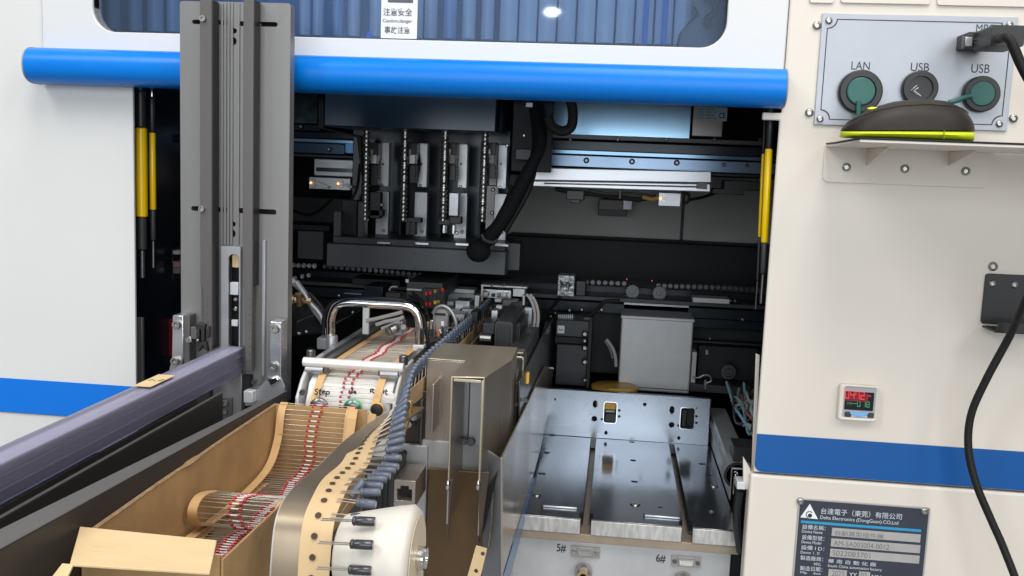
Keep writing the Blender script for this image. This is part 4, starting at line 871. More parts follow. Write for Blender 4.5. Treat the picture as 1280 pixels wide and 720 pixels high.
for s_, u0, v0, u1, v1, m in (('設備名稱：', 1002.5, 655.6, 1031.6, 661.4, LINK), ('Device Name', 1002, 662.3, 1027.8, 665.8, LINK), ('設備型號：', 1002, 668.6, 1030, 674.4, LINK), ('Device Model', 1001.5, 675.5, 1026, 679, LINK),
    ('設備 I D：', 1001, 681.4, 1030, 687, LINK), ('Device  I . D', 1000.3, 688.5, 1024, 691.8, LINK), ('製造廠商：', 1000, 694.3, 1028.5, 700, LINK), ('MFG.', 1017, 702.8, 1026, 706.2, LINK), ('製造日期：', 999.5, 707.3, 1027.5, 713, LINK), ('Mfg.    date', 999.8, 714, 1025.5, 717.4, LINK),
    ('自動異型插件機', 1043.5, 664.6, 1104, 670.6, fi), ('AM-SA003004-0012', 1041.5, 677.4, 1111, 683.8, fi), ('S022083701', 1040, 688.8, 1087.5, 695.2, fi), ('華 南 自 動 化 廠', 1034.5, 699.8, 1095, 705, LINK), ('South China automation factory', 1034, 707, 1102, 711.4, LINK),
    ('YY', 1061, 715, 1070.5, 720.5, LINK), ('MM', 1089, 718, 1101, 724, LINK)):
    lt(s_, u0, v0, u1, v1, m, npl, yn)
band(1035, 711.2, 1058, 722, SILV, 'field'); band(1073, 713.8, 1087, 724.5, SILV, 'field'); lt('2023', 1039.5, 712.6, 1054, 719.5, fi, npl, yn); lt('02', 1075.5, 715.5, 1083, 721.5, fi, npl, yn)
tri = [P(*q, D0-0.0018) for q in ((1012.4, 629.8), (1000.4, 646.6), (1022.5, 649.0))]; MB().ext([tri], (0, 0.0001, 0)).build('logo', PAPERW, npl)
cL = P(1011.5, 643, D0); MB().tube([(cL.x+0.0032*math.cos(a)-0.0002, -0.0019, cL.z+0.0034*math.sin(a)+0.0004) for a in [math.radians(40+30*k) for k in range(8)]], 0.0004, 6, 2).build('logo_swirl', INK, npl)
MB().lathe((cL.x+0.0004, -0.0019, cL.z-0.0005), (0, -1, 0), [(0, 0.0021), (0.0001, 0.0021)], 16).build('logo_dot', INK, npl)

# ================================================================== GREY COLUMN AT LEFT
DC = 0.885; DG = 0.867
col_ = thing('guide_column', 'tall grey anodised guide column with slotted back plate and two dark rails', 'column', P(293, 495, DC))
def sl(u0, v0, u1, v1): return rrp(u0, v0, u1, v1, DC, 0.0022, 5)[::-1]
ca, cb_2 = P(225.8, 250, DC).x, P(361, 250, DC).x; cz1, cz0 = P(293, 2.5, DC).z, P(293, 500, DC).z
cy0 = DC-CD
h_loops = [rr(ca, cz0, cb_2, cz1, 0.003, 4), sl(240, 25, 287, 30.5), sl(299, 27, 347, 33), sl(239, 258.5, 286, 264.5), sl(298, 261, 345.5, 267.5)]
for (u, v, r, ry) in ((292.8, 38.5, .0025, .0025), (292.6, 51.5, .0025, .0035), (291.8, 280, .0024, .0024), (291.6, 292, .0024, .0036)):
    p = P(u, v, DC); h_loops.append(circ(p.x, p.z, r, 14, ry)[::-1])
q0, q1 = pbox(283.5, 309, 299, 447, DC, DC+.01); h_loops.append(rr(q0[0], q0[2], q1[0], q1[2], 0.004, 5)[::-1])
MB().front(h_loops, cy0, cy0+0.012).build('back_plate', GREY, col_, 0.0009)
MB().box((ca+0.004, cy0+0.016, cz0+0.02), (cb_2-0.004, cy0+0.018, cz1-0.004)).build('rear_sheet', BLACKI, col_)
# ribbed centre strip
for k in range(6):
    u = 275.5+k*4.1; q0, q1 = pbox(u, 3, u+3.0, 306, DC-0.0016, DC-0.0001)
    if k in (4,): 
        continue
    MB().box((q0[0], cy0-0.0014, q0[2]), (q1[0], cy0-0.0002, q1[2])).build('groove_rib', GREY, col_, 0.0003)
# rails
def rail_(u0, u1, v0, v1, vs_, label, side):
    xa_, xb_ = P(u0, 200, DG).x, P(u1, 200, DG).x; za, zb__ = P(u0, v0, DG).z, P(u0, v1, DG).z; zs_ = P(u0, vs_, DG).z
    y0_, y1_ = DG-CD, DC-CD-0.0016
    r = MB().front([[(xa_+0.003, zb__), (xb_, zb__), (xb_, za), (xa_, za), (xa_, zs_), (xa_+0.002, zs_-0.002), (xa_+0.003, zs_-0.006)]], y0_, y0_+0.003).build('rail', GREYM, col_, 0.0005); r['label'] = label
    MB().box((xb_-0.0025, y0_+0.0031, zb__ if side < 0 else zs_), (xb_+0.0002, y1_, za)).build('rail_side', DARKSIDE, r, 0.0003)
    MB().box((xb_-0.012 if side < 0 else xa_+0.004, y0_+0.0032, zb__), (xb_-0.003, y1_, zs_-0.001)).build('rail_web', GREYM, r, 0.0003)
    d_ = MB()
    for k in range(9):
        zz = zs_-0.012-k*0.0075; d_.lathe((xa_+0.0075, y0_-0.0001, zz), (0, -1, 0), [(0, 0.0006), (0.0001, 0.0006)], 8)
    d_.build('pin_holes', INK, r)
    return r
rail_(250, 264.5, -1, 436, 357, 'left dark rail on the grey column', -1)
rail_(303.5, 316, -1, 464, 358, 'right dark rail on the grey column', 1)
for (u, v) in ((254.3, 23.5), (253, 261)): screw(P(u, v, DG), 0.0031, col_, 'cap')
for (ua, va, ub, vb_) in ((266.5, 32, 272, 27.5), (321, 29, 327, 32), (264, 262, 270, 262)): MB().cyl(P(ua, va, DC+.004), P(ub, vb_, DC+.004), 0.002, 8).build('slot_stud', SCREW, col_)
for uu, vv in ((253.8, 362), (253.8, 378), (253.8, 394), (329, 322), (329, 337), (329, 355), (329, 372), (329, 388)): pb(uu, vv, uu+0.9, vv+3.5, DC-0.0005, DC-0.0001).build('dowel_mark', INK, col_)
pb(327, 300, 331, 470, DC-0.004, DC-0.0003).build('inner_edge', GREYL, col_, 0.0005)
# lower inner bracket with slot
q0, q1 = pbox(276, 308, 300.5, 440, DC-0.004, DC); hole = pbox(285.5, 318, 298.5, 440, DC-0.004, DC)
MB().front([rr(q0[0], q0[2], q1[0], q1[2], 0.001, 2), rr(hole[0][0], hole[0][2]+0.0005, hole[1][0], hole[1][2], 0.0045, 5)[::-1]], DC-0.004-CD, DC-0.0018-CD).build('slot_bracket', GREYL, col_, 0.0005)
pb(290, 318, 299, 334.5, DC+.002, DC+.008).build('cream_block', CARDL, col_, 0.0006); pb(287, 353, 298, 369, DC-.001, DC+.006).build('white_block', ALUB, col_, 0.0008)
for vv in (374, 386): screw(P(294.5, vv, DC+0.004), 0.0026, col_)
pb(289, 400, 297, 408, DC-.001, DC+.004).build('white_block', ALUB, col_, 0.0006)
# feet
MB().ext([[P(*q, .868) for q in ((216, 394), (229, 394.5), (229, 447), (226, 462), (211, 463), (215, 448))]], (0, 0.016, 0)).build('foot', ALU, col_, 0.0008); pb(229.5, 394, 237, 460, .870, .884).build('foot_side', GREYM, col_, 0.0005)
screw(P(222, 405.5, .868), 0.0042, col_, 'cap'); screw(P(220, 451, .868), 0.0042, col_, 'cap')
MB().ext([[P(*q, .862) for q in ((337.5, 401.5), (352, 402.5), (351, 470), (356, 483), (354, 494), (330, 505), (306, 508), (305, 488.5), (322, 486), (333, 474), (336.5, 455))]], (0, 0.017, 0)).build('foot', ALU, col_, 0.001, 3)
MB().ext([[P(*q, .859) for q in ((332, 474), (345, 470), (350, 476), (338, 484))]], (0, 0.004, 0)).build('polished_fillet', CHROME, col_, 0.0015); pb(304, 489, 316, 504, .852, .862).build('toe', ALUB, col_, 0.001)
screw(P(344.5, 411, .862), 0.0042, col_, 'cap'); screw(P(342.5, 458, .862), 0.0044, col_, 'cap'); screw(P(318.5, 477, .862), 0.0028, col_, 'cap', True)
pb(248, 462, 302, 530, .875, .885).build('plate', GREY, col_, 0.0008); pb(302, 470, 312, 495, .876, .886).build('dark_gap', BLACKI, col_)
pb(274, 497, 290, 520, .873, .8749).build('pad', GREYM, col_, 0.0004); screw(P(282, 503.5, .873), 0.003, col_, 'cap'); screw(P(281.5, 514, .873), 0.003, col_, 'cap')
clp = thing('spring_clip', 'small black clip assembly on the left side of the grey column above the tube', 'clip', P(250, 430, .86))
for q in ((238, 409, 246, 424), (244, 405, 256, 412), (245, 411, 249, 428), (251, 411, 255, 427), (257, 408, 261, 422)): pb(*q, .862, .872).build('piece', BLACKP if q[0] != 238 else GREYM, clp, 0.0006)
MB().ext([[P(*q, .862) for q in ((230, 424), (238, 420), (240, 428), (233, 430))]], (0, 0.006, 0)).build('lever', SCREW, clp, 0.0008)
MB().ext([[P(*q, .862) for q in ((244, 428), (257, 427), (259, 440), (253, 432), (248, 440))]], (0, 0.006, 0)).build('foot', BLACKP, clp, 0.0005); screw(P(247, 425.5, .861), .0015, clp)

# clear tube
tx0, tx1 = P(274.5, 440, .87).x, P(300, 440, .87).x; tz1 = P(297, 438, .86).z; tz0 = tz1-0.0265
tube = thing('clear_magazine_tube', 'long clear violet plastic magazine tube running from the grey column to the left corner', 'magazine tube', ((tx0+tx1)/2, DC-CD, tz0))
ty0, ty1 = 0.40-CD, DC-CD-0.006
def tubeprof(x0, x1, z0, z1, r=0.002): return rr(x0, z0, x1, z1, r, 3)
MB().front([tubeprof(tx0, tx1, tz0, tz1), tubeprof(tx0+0.001, tx1-0.001, tz0+0.001, tz1-0.001, 0.0012)[::-1]], ty0, ty1).build('wall', TUBE, tube)
MB().box((tx1-0.0006, ty0, tz1-0.0085), (tx1+0.0006, ty1, tz1-0.0070)).build('ridge', TUBE, tube); MB().box((tx1-0.0006, ty0, tz1-0.017), (tx1+0.0006, ty1, tz1-0.0155)).build('ridge', TUBE, tube)
MB().box((tx0+0.006, ty0, tz1+0.0001), (tx0+0.0072, ty1, tz1+0.0011)).build('ridge', TUBE, tube)
MB().box((tx0+0.004, ty0, tz0+0.008), (tx1-0.004, ty1-0.01, tz0+0.009)).build('inner_rib', TUBE, tube)
tape = thing('paper_label', 'small cream paper label stuck on top of the clear tube', 'label', PZ(178, 477, tz1))
a = PZ(196, 470, tz1); b = PZ(158, 484, tz1); MB().box((tx0+0.003, b.y, tz1+0.0013), (tx1-0.003, a.y, tz1+0.0016)).build('paper', CARDL, tape)
ym = (a.y+b.y)/2
for k in range(4): MB().tube([(tx0+0.006+k*0.004, ym-0.004+random.uniform(-.002, .002), tz1+0.0018), (tx0+0.008+k*0.004, ym+random.uniform(-.003, .004), tz1+0.0018)], 0.0003, 5).build('ink_mark', INK, tape)

# dark channel in front
xo = -0.2945; zcH = PX(358, 487, xo).z; ynear, yfar = 0.33-CD, 0.838-CD
chn = thing('dark_trough', 'dark brown-grey metal trough running beneath the clear tube to the lower left', 'trough', (xo, yfar, zcH-0.1))
TR = mat('trough_metal', (0.040, 0.036, 0.034), 0.5, 0.3, var=0.12, vscale=30, brush=(1, .2, 1)); TRT = mat('trough_lit_top', (0.14, 0.132, 0.13), 0.6, 0.4, var=0.08, vscale=40, brush=(1, .2, 1))  # second, paler grey paints the light on the rim tops
xi = PZ(40, 648, zcH).x
pN_ = PX(10, 677, xo); sl_ = (pN_.z-zcH)/(pN_.y-yfar); znr = zcH+sl_*(ynear-yfar)
MB().side([[(ynear, znr-0.14), (yfar, zcH-0.14), (yfar, zcH-0.0012), (ynear, znr-0.0012)]], xo-0.0005, xo+0.002).build('right_wall', TR, chn, 0.0005)
MB().ext([[(xo-0.019, ynear, znr), (xo+0.002, ynear, znr), (xo+0.002, yfar, zcH), (xo-0.002, yfar, zcH)]], (0, 0, -0.001)).build('right_rim', TRT, chn, 0.0008)
xl = PZ(100, 594, zcH).x
MB().box((xl-0.0015, ynear, zcH-0.09), (xl+0.0008, yfar-0.03, zcH+0.001)).build('left_wall', TR, chn, 0.0005); MB().box((xl-0.0018, ynear, zcH+0.0012), (xl+0.001, yfar-0.03, zcH+0.0022)).build('left_rim', TRT, chn, 0.0003)
MB().box((xl-0.12, ynear, zcH-0.11), (xo-0.001, yfar-0.01, zcH-0.1)).build('bottom', TR, chn)
MB().box((xl-0.14, ynear, zcH-0.10), (xl-0.13, yfar-0.01, zcH-0.03)).build('outer_wall', TR, chn)
MB().box((tx1-0.004, ynear, tz0-0.12), (tx1-0.001, yfar-0.06, tz0-0.0015)).build('support_wall', TR, chn, 0.0004)
MB().ext([[P(*q, .85) for q in ((236, 490), (262, 482), (262, 545), (236, 560))]], (0, 0.008, 0)).build('end_plate', DARKSIDE, chn)

# ================================================================== FEEDERS
zf = P(440, 467, 0.846).z; xt = P(440, 467, 0.846).x           # tape level and tape centre of the diode feeder
fd = thing('diode_feeder', 'component feeder with chromed carry handle, white front block and taped red diodes', 'feeder', (xt, 0, ZT))
yq1 = 1.30-CD; xw = 0.0475
MB().box((xt-xw, 0.88-CD, ZT+0.002), (xt+xw, yq1, zf-0.006)).build('body', mat('feeder_dark_grey', (0.10, 0.10, 0.10), 0.4, 0.5, var=.1, vscale=30), fd, 0.001)
MB().box((xt-0.033, 0.865-CD, zf-0.0055), (xt+0.033, 1.06-CD, zf-0.003)).build('track', mat('track_cream', (0.36, 0.31, 0.25), 0.4, 0.2, var=0.1, vscale=60), fd, 0.0004)
for s_, m_ in ((-1, GREYM), (-1.32, GREYL), (1.08, GREYM)):
    x = xt+s_*0.0365; MB().box((x-0.003, 0.885-CD, zf-0.0058), (x+0.003, 1.13-CD, zf+0.003)).build('side_rail', m_, fd, 0.0006)
# white curved front block
prof = [(0.925, zf-0.0058), (0.872, zf-0.0045), (0.852, zf-0.0055), (0.842, zf-0.010), (0.832, zf-0.026), (0.828, zf-0.075), (0.925, zf-0.075)]
MB().side([[(d-CD, z) for d, z in prof]], xt-0.0395, xt+0.040).build('front_block', WHITEP, fd, 0.0015, 3, ang=30)
MB().side([[(d-CD, z) for d, z in ((0.90, zf+0.006), (0.855, zf+0.004), (0.838, zf-0.006), (0.824, zf-0.020), (0.822, zf-0.075), (0.90, zf-0.075))]], xt-0.0465, xt-0.0430).build('cheek_plate', ALUB, fd, 0.0012)
MB().side([[(d-CD, z) for d, z in ((0.90, zf+0.006), (0.855, zf+0.004), (0.838, zf-0.006), (0.824, zf-0.020), (0.822, zf-0.075), (0.90, zf-0.075))]], xt+0.0435, xt+0.0465).build('cheek_plate', ALUB, fd, 0.0012)
bA, bB = Vector((xt-0.0475, 0.850-CD, zf+0.0075)), Vector((xt+0.0475, 0.850-CD, zf+0.0075))
MB().cyl(bA, bB, 0.0044, 20).build('front_bar', mat('white_bar', (0.82, 0.78, 0.74), 0.3, 0.2), fd, 0.0005)
for s_ in (-1, 1):
    MB().lathe((xt+s_*0.0445, 0.862-CD, zf+0.008), (0, 0, 1), [(0, 0.0042), (0.008, 0.0042), (0.0088, 0.0036), (0.0088, 0.0016), (0.005, 0.0015)], 14).build('cap_screw', SCREWD, fd)
    a = Vector((xt+s_*0.0355, 0.849-CD, zf+0.0008)); MB().cyl(a-Vector((0.0095, 0, 0)), a+Vector((0.0075, 0, 0)), 0.0036, 16).build('roller', GREYL, fd, 0.0004)
    MB().box((xt+s_*0.0255-0.0016, 0.847-CD, zf-0.001), (xt+s_*0.0255+0.0016, 0.855-CD, zf+0.004)).build('roller_stop', GREYM, fd, 0.0004)
# chromed handle
hL, hR = P(413, 430, 0.975), P(524, 434, 0.975); ht = P(470, 380, 0.975).z; hb = zf+0.006; hr = 0.0048
hp = [(hL.x, hL.y, hb), (hL.x, hL.y, hb+0.012), (hL.x, hL.y, ht-0.018), (hL.x+0.005, hL.y, ht-0.005), (hL.x+0.018, hL.y, ht), ((hL.x+hR.x)/2, hL.y, ht), (hR.x-0.018, hL.y, ht), (hR.x-0.005, hL.y, ht-0.005), (hR.x, hL.y, ht-0.018), (hR.x, hL.y, hb+0.012), (hR.x, hL.y, hb-0.004)]
MB().tube(hp, hr, 16, 6).build('carry_handle', CHROME, fd)
MB().box((hL.x-0.012, hL.y-0.010, zf-0.004), (hL.x+0.004, hL.y+0.010, zf+0.008)).build('handle_foot', GREYL, fd, 0.0012); MB().box((hR.x-0.006, hL.y-0.006, zf-0.006), (hR.x+0.006, hL.y+0.006, zf+0.006)).build('handle_foot', ALUB, fd, 0.001)
MB().lathe((hL.x+0.003, hL.y-0.006, zf-0.002), (0, 0, 1), [(0, 0.0065), (0.012, 0.0065), (0.013, 0.006)], 16).build('handle_collar', GREYL, fd)
pb(453, 384, 461, 418, 1.0, 1.004).build('post', ALUB, fd, 0.0006)
# fittings behind the handle
MB().lathe(P(484, 415, 0.985), Vector((0.6, 1, 0.25)), [(0, 0.0028), (0.001, 0.0045), (0.003, 0.0045), (0.0035, 0.0038), (0.0055, 0.0050), (0.0065, 0.0040), (0.0085, 0.0052), (0.0095, 0.0042), (0.0115, 0.0052), (0.014, 0.0052)], 16).build('threaded_fitting', SCREW, fd)
pb(492, 402, 503, 420, 1.02, 1.04).build('fitting_block', GREYL, fd, 0.001); screw(P(505, 408, 1.0), 0.0034, fd, 'cap')
for q in (((458, 401), (476, 397), (492, 393), (503, 390)), ((470, 406), (482, 402), (497, 399), (505, 396)), ((477, 411), (490, 406), (500, 402))): MB().tube([P(*k, 1.0) for k in q], 0.0021, 8, 5).build('air_hose', HOSE, fd)
# lettering and knobs on the white block
tv = Vector((0, 0.010, 0.016)).normalized()
def script(pts, d, r=0.0006): MB().tube([P(u, v, d) for u, v in pts], r, 5, 3).build('handwriting', INK, fd)
dS = 0.8285+0.0015
for s_ in (((397.5, 486.5), (394.5, 487), (394.5, 489), (397, 490.5), (395.5, 493), (393, 492)), ((400.5, 486), (399.5, 492.5), (402, 492.5)), ((398, 488.5), (402.5, 488.5)), ((403, 490.5), (406, 490), (405, 488.3), (403, 490), (404, 492.5), (407, 492)), ((408, 489), (407.5, 496)), ((408, 489.5), (411.5, 489.5), (411, 492.5), (408, 492.5)),
           ((437, 488), (436, 491), (439, 492), (440, 488.5)), ((440.5, 485.5), (440.3, 492)), ((442, 490.8), (445, 490.5), (443.5, 489), (442, 491), (445.5, 492.3)), ((463, 491), (463.5, 486.5), (467, 487), (464.5, 489.3), (468, 491.5)), ((480, 488), (479.5, 492)), ((483, 486.5), (482.3, 492.5), (484.5, 492.5)), ((481, 488.8), (485, 489))): script(s_, dS-0.002)
def knob(u, v, r, m, nm, ring=False):
    c = P(u, v, 0.826); mb = MB()
    if ring: mb.lathe(c, (0, -1, 0), [(0, r), (0.003, r), (0.0035, r*0.93), (0.0035, r*0.76), (0.0015, r*0.74), (0, r*0.74)], 28)
    else: mb.lathe(c, (0, -1, 0), [(0, r), (0.004, r), (0.0055, r*0.8), (0.006, r*0.4), (0.006, 0)], 20)
    return mb.build(nm, m, fd)
knob(441.5, 510, 0.0080, SCREWD, 'button'); knob(441.5, 510, 0.0088, GREENP, 'green_ring', True); knob(399.5, 508, 0.0085, SCREWD, 'button'); knob(472, 511, 0.0058, DARKSIDE, 'button'); knob(472, 511, 0.0062, ORG, 'yellow_ring', True)
screw(P(378.5, 490, 0.826), 0.0028, fd, 'cap', True); pb(480, 496, 493, 505, .825, .84).build('small_tab', WHITEP, fd, 0.0008)

# ---- diode tape : paper strips plus one object per diode (lead and glass body share a mesh)
def diode_mesh():
    mb = MB().cyl((-0.0295, 0, 0), (0.0295, 0, 0), 0.00032, 6); o = mb.build('diode', WIRE, None)
    me = o.data; bpy.data.objects.remove(o)
    bm = bmesh.new(); bm.from_mesh(me); me.materials.append(GLASSR); me.materials.append(GLASSW)
    for i, (a, b, mi, r) in enumerate(((-0.0050, -0.0028, 1, .00125), (-0.0028, 0.0028, 2, .00062), (0.0028, 0.0050, 1, .00125))):
        t = MB().cyl((a, 0, 0), (b, 0, 0), r, 8); n0 = len(bm.faces); vs = [bm.verts.new(p) for p in t.v]
        for f in t.f: bm.faces.new([vs[k] for k in f]).material_index = mi
    bmesh.ops.recalc_face_normals(bm, faces=bm.faces); bm.to_mesh(me); bm.free(); me.shade_smooth(); me.set_sharp_from_angle(angle=math.radians(50)); return me
DIO = diode_mesh()
def resample(pts, step, k=8):
    pts = smooth(pts, k); out = [pts[0]]; acc = 0
    for a, b in zip(pts, pts[1:]):
        L_ = (b-a).length; pos = step-acc
        while pos <= L_: out.append(a.lerp(b, pos/L_)); pos += step
        acc = L_-(pos-step)
    return out
def diode_tape(t, path, jit=0.0006, mx=0.0, step=0.005, half=0.0285, cross=False):
    base = Vector(t['base'])
    for s_ in (-1, 1): MB().strip([Vector(p)+Vector((s_*half, 0, 0)) for p in smooth(path, 8)], (0.0068, 0, 0), 0.0007).build('paper_strip', PAPER, t, smoothed=True)
    for i, p in enumerate(resample([Vector(q) for q in path], step)):
        o = bpy.data.objects.new('diode', DIO); COL.objects.link(o); o.parent = t
        o.location = p-base+Vector((0.0016*math.sin(i*0.45)+random.uniform(-.0007, .0007), 0, 0)); o.rotation_euler = (0, random.uniform(-.012, .012), random.uniform(-.03, .03))
        o.scale = (1, 1.0, 1.0)
    return t
dtp = thing('diode_tape', 'taped diodes with red glass bodies crossing the white block and passing under the bar', 'component tape', (xt, -0.1, zf))
diode_tape(dtp, [(xt+0.002, 1.10-CD, zf), (xt+0.001, 1.0-CD, zf), (xt, 0.90-CD, zf), (xt, 0.86-CD, zf-0.0015), (xt, 0.846-CD, zf-0.005), (xt-0.0008, 0.834-CD, zf-0.016), (xt-0.002, 0.818-CD, zf-0.034), (xt-0.003, 0.808-CD, zf-0.055)])
# ---- cardboard box of diode tape
bx0, bx1 = -0.2905, -0.2080; zbx = P(340, 508, .795).z; yB1, yB0 = 0.802-CD, 0.492-CD; zlow = zbx-0.075
cbx = thing('cardboard_box', 'open cardboard box holding folded diode tape with its front flap bent out', 'cardboard box', ((bx0+bx1)/2, yB0, zlow))
MB().side([[(yB1, zlow), (yB1, zbx), (yB0, zbx), (yB0, zlow)]], bx0-0.0015, bx0).build('left_wall', CARD, cbx, 0.0004)
MB().box((bx0, yB1-0.0015, zlow), (bx1, yB1, zbx+0.001)).build('back_wall', CARD, cbx, 0.0004)
MB().side([[(yB1, zlow), (yB1, zbx-0.012), (yB0, zbx-0.006), (yB0, zlow)]], bx1-0.0015, bx1).build('right_wall', CARD, cbx, 0.0004)
MB().box((bx0, yB0, zlow), (bx1, yB1-0.002, zlow+0.0015)).build('bottom', CARD, cbx); MB().box((bx0, yB0, zlow+0.002), (bx1-0.002, yB0+0.0015, zbx-0.004)).build('front_wall', CARD, cbx)
fl = [P(100, 658, .492), P(271, 675, .492), P(262, 716, .452), P(87, 705, .452)]
MB().ext([fl], (0, 0, -0.0014)).build('front_flap', CARDL, cbx, 0.0003)
MB().tube([(bx0-0.0007, yB0+0.0, zbx), (bx0-0.0007, yB0+0.10, zbx+0.0008), (bx0-0.0007, yB0+0.14, zbx+0.0003), (bx0-0.0007, yB0+0.19, zbx+0.0008), (bx0-0.0007, yB1, zbx)], lambda t: 0.0013+0.0008*(abs(t-0.5) < 0.08), 6, 6).build('torn_edge', CARDE, cbx)
MB().ext([[fl[3]+Vector((-.004, 0, 0)), fl[3]+Vector((.002, 0, 0)), fl[3]+Vector((.004, -0.02, -.012)), fl[3]+Vector((-.008, -.02, -.012))]], (0, 0, -.0014)).build('corner_tab', CARDL, cbx)
xb = -0.2530
bt = thing('boxed_diode_tape', 'taped red diodes rising over the back of the cardboard box and folded inside it', 'component tape', (xb, yB1, zlow))
diode_tape(bt, half=0.0305, path=[(xb-0.001, yB1+0.012, zbx-0.014), (xb, yB1+0.004, zbx+0.001), (xb, yB1-0.006, zbx-0.006), (xb, yB1-0.014, zbx-0.028), (xb-0.001, yB1-0.030, zbx-0.045), (xb, yB1-0.065, zbx-0.050), (xb+0.001, yB1-0.13, zbx-0.050), (xb, yB1-0.20, zbx-0.048), (xb, yB1-0.29, zbx-0.050)], step=0.0044)
yF = PX(300, 618, xb).y
diode_tape(bt, half=0.0305, path=[(xb+0.003, yF+0.045, zbx-0.036), (xb+0.003, yF+0.02, zbx-0.026), (xb+0.002, yF-0.002, zbx-0.022), (xb+0.002, yF-0.014, zbx-0.028), (xb+0.002, yF-0.008, zbx-0.040), (xb+0.002, yF+0.012, zbx-0.047)], step=0.0046)
for dz_ in (0.0035, 0.0075):            # folded layers underneath
    diode_tape(bt, half=0.0305, path=[(xb+0.002, yB1-0.05, zbx-0.052-dz_), (xb-0.001, yB1-0.13, zbx-0.0505-dz_), (xb+0.002, yB1-0.20, zbx-0.049-dz_), (xb, yB1-0.29, zbx-0.051-dz_)], step=0.006)
MB().box((bx0+0.002, yB0+0.01, zlow+0.002), (bx1-0.003, yB1-0.03, zbx-0.056)).build('lower_folds', mat('folded_stack', (0.16, 0.11, 0.07), 0.8, var=0.5, vscale=300, brush=(0.05, 1, 1)), bt)
lone(MB().strip([P(442, 512, .80), P(440, 524, .79), P(437, 545, .785), P(436, 565, .78)], (0.0078, 0, 0), 0.0008), 'loose_tape_strip', PAPER, 'short end of brown tape hanging below the green ring on the white block', 'paper strip')

# ---- radial capacitor feeder
ct = thing('capacitor_feeder', 'feeder with bent metal chute, cream roller, network socket and stainless cover box', 'feeder', (-0.14, 0, ZT))
xch = -0.187; CH = mat('chute_metal', (0.36, 0.285, 0.20), 0.34, 0.75, var=0.08, vscale=30, brush=(1, .2, .2))
chp = [PX(u, v, xch) for u, v in ((498, 509), (440, 546), (400, 584), (377, 603), (358, 624), (347, 650), (342, 690), (339, 745), (337, 800))]
MB().strip([p+Vector((0.012, 0, 0)) for p in smooth(chp, 6)], (0.024, 0, 0), 0.0018).build('chute', CH, ct, ang=60)
MB().tube([p+Vector((-0.0003, -0.0004, 0)) for p in chp], 0.0013, 6, 3).build('bright_edge', SILV, ct)
# roller
rc = P(521, 697, .52)
RO = MB().lathe((rc.x, rc.y, rc.z), (-1, 0, 0), [(0, 0.010), (0.0005, 0.027), (0.004, 0.0298), (0.012, 0.0285), (0.030, 0.0245), (0.043, 0.0215), (0.045, 0.018), (0.045, 0.0)], 48).build('roller', IVORY, ct, ang=50)
MB().lathe((rc.x+0.0002, rc.y, rc.z), (1, 0, 0), [(0, 0.024), (0.0004, 0.024)], 40).build('cream_face', IVORYD, RO)
MB().lathe((rc.x+0.0007, rc.y, rc.z), (1, 0, 0), [(0, 0.0068), (0.004, 0.0068), (0.005, 0.006), (0.005, 0.0035), (0.0035, 0.003), (0.0035, 0)], 24).build('axle_nut', CHROME, RO)
# frame parts of the feeder front
def cpart(u0, v0, u1, v1, d0, d1, m, nm, bev=0.0008): return pb(u0, v0, u1, v1, d0, d1).build(nm, m, ct, bev)
FRW = mat('pale_front_plate', (0.52, 0.52, 0.52), 0.45, 0.25, var=.04, vscale=40)
cpart(484, 556, 531, 800, .86, .866, FRW, 'front_plate'); cpart(527, 553, 606, 590, .865, .872, FRW, 'upper_plate'); screw(P(505, 566, .86), .0032, ct, 'flat', True)
cpart(454, 583, 492, 655, .80, .85, BLACKC, 'terminal_block', .0015); cpart(462, 590, 470, 650, .796, .80, BLACKP, 'terminal_ridge'); cpart(478, 590, 484, 650, .796, .80, BLACKP, 'terminal_ridge')
q0, q1 = pbox(492, 600.5, 519, 634, .80, .85)
rj_ = MB().front([[(q0[0], q0[2]), (q1[0], q0[2]), (q1[0], q1[2]), (q0[0], q1[2])], [(q0[0]+.003, q0[2]+.006), (q1[0]-.003, q0[2]+.006), (q1[0]-.003, q1[2]-.008), (q1[0]-.006, q1[2]-.008), (q1[0]-.006, q1[2]-.005), (q0[0]+.006, q1[2]-.005), (q0[0]+.006, q1[2]-.008), (q0[0]+.003, q1[2]-.008)][::-1]], q0[1], q1[1]-0.002).build('network_socket', STEEL, ct, .0004)
MB().box((q0[0]+.001, q0[1]+.012, q0[2]+.001), (q1[0]-.001, q0[1]+.014, q1[2]-.001)).build('socket_inside', INK, rj_)
cpart(532, 588, 607, 800, .845, .850, BROWNR, 'brown_cover'); 
MB().ext([[P(*q, .80) for q in ((507, 500), (514, 501.5), (515.5, 505), (509, 535), (499, 562), (489, 561), (488, 558), (497, 530), (502, 505))]], (0, 0.006, 0)).build('brass_lever', BRASS, ct, 0.0012, 3)
cpart(505.5, 503, 512, 512, .7985, .7999, GREYM, 'lever_notch', .0006)
cpart(498, 488, 534, 556, .87, .88, mat('dark_brown_back', (0.07, 0.055, 0.045), 0.35, 0.4), 'rear_plate')
for (u, v) in ((520, 521), (513.5, 530)): MB().cyl(P(u-3, v+1, .84), P(u+4, v-1, .86), .003, 12).build('dark_bolt', SCREWD, ct)
cpart(524.5, 500, 527.5, 562, .862, .87, GREYM, 'edge_strip')
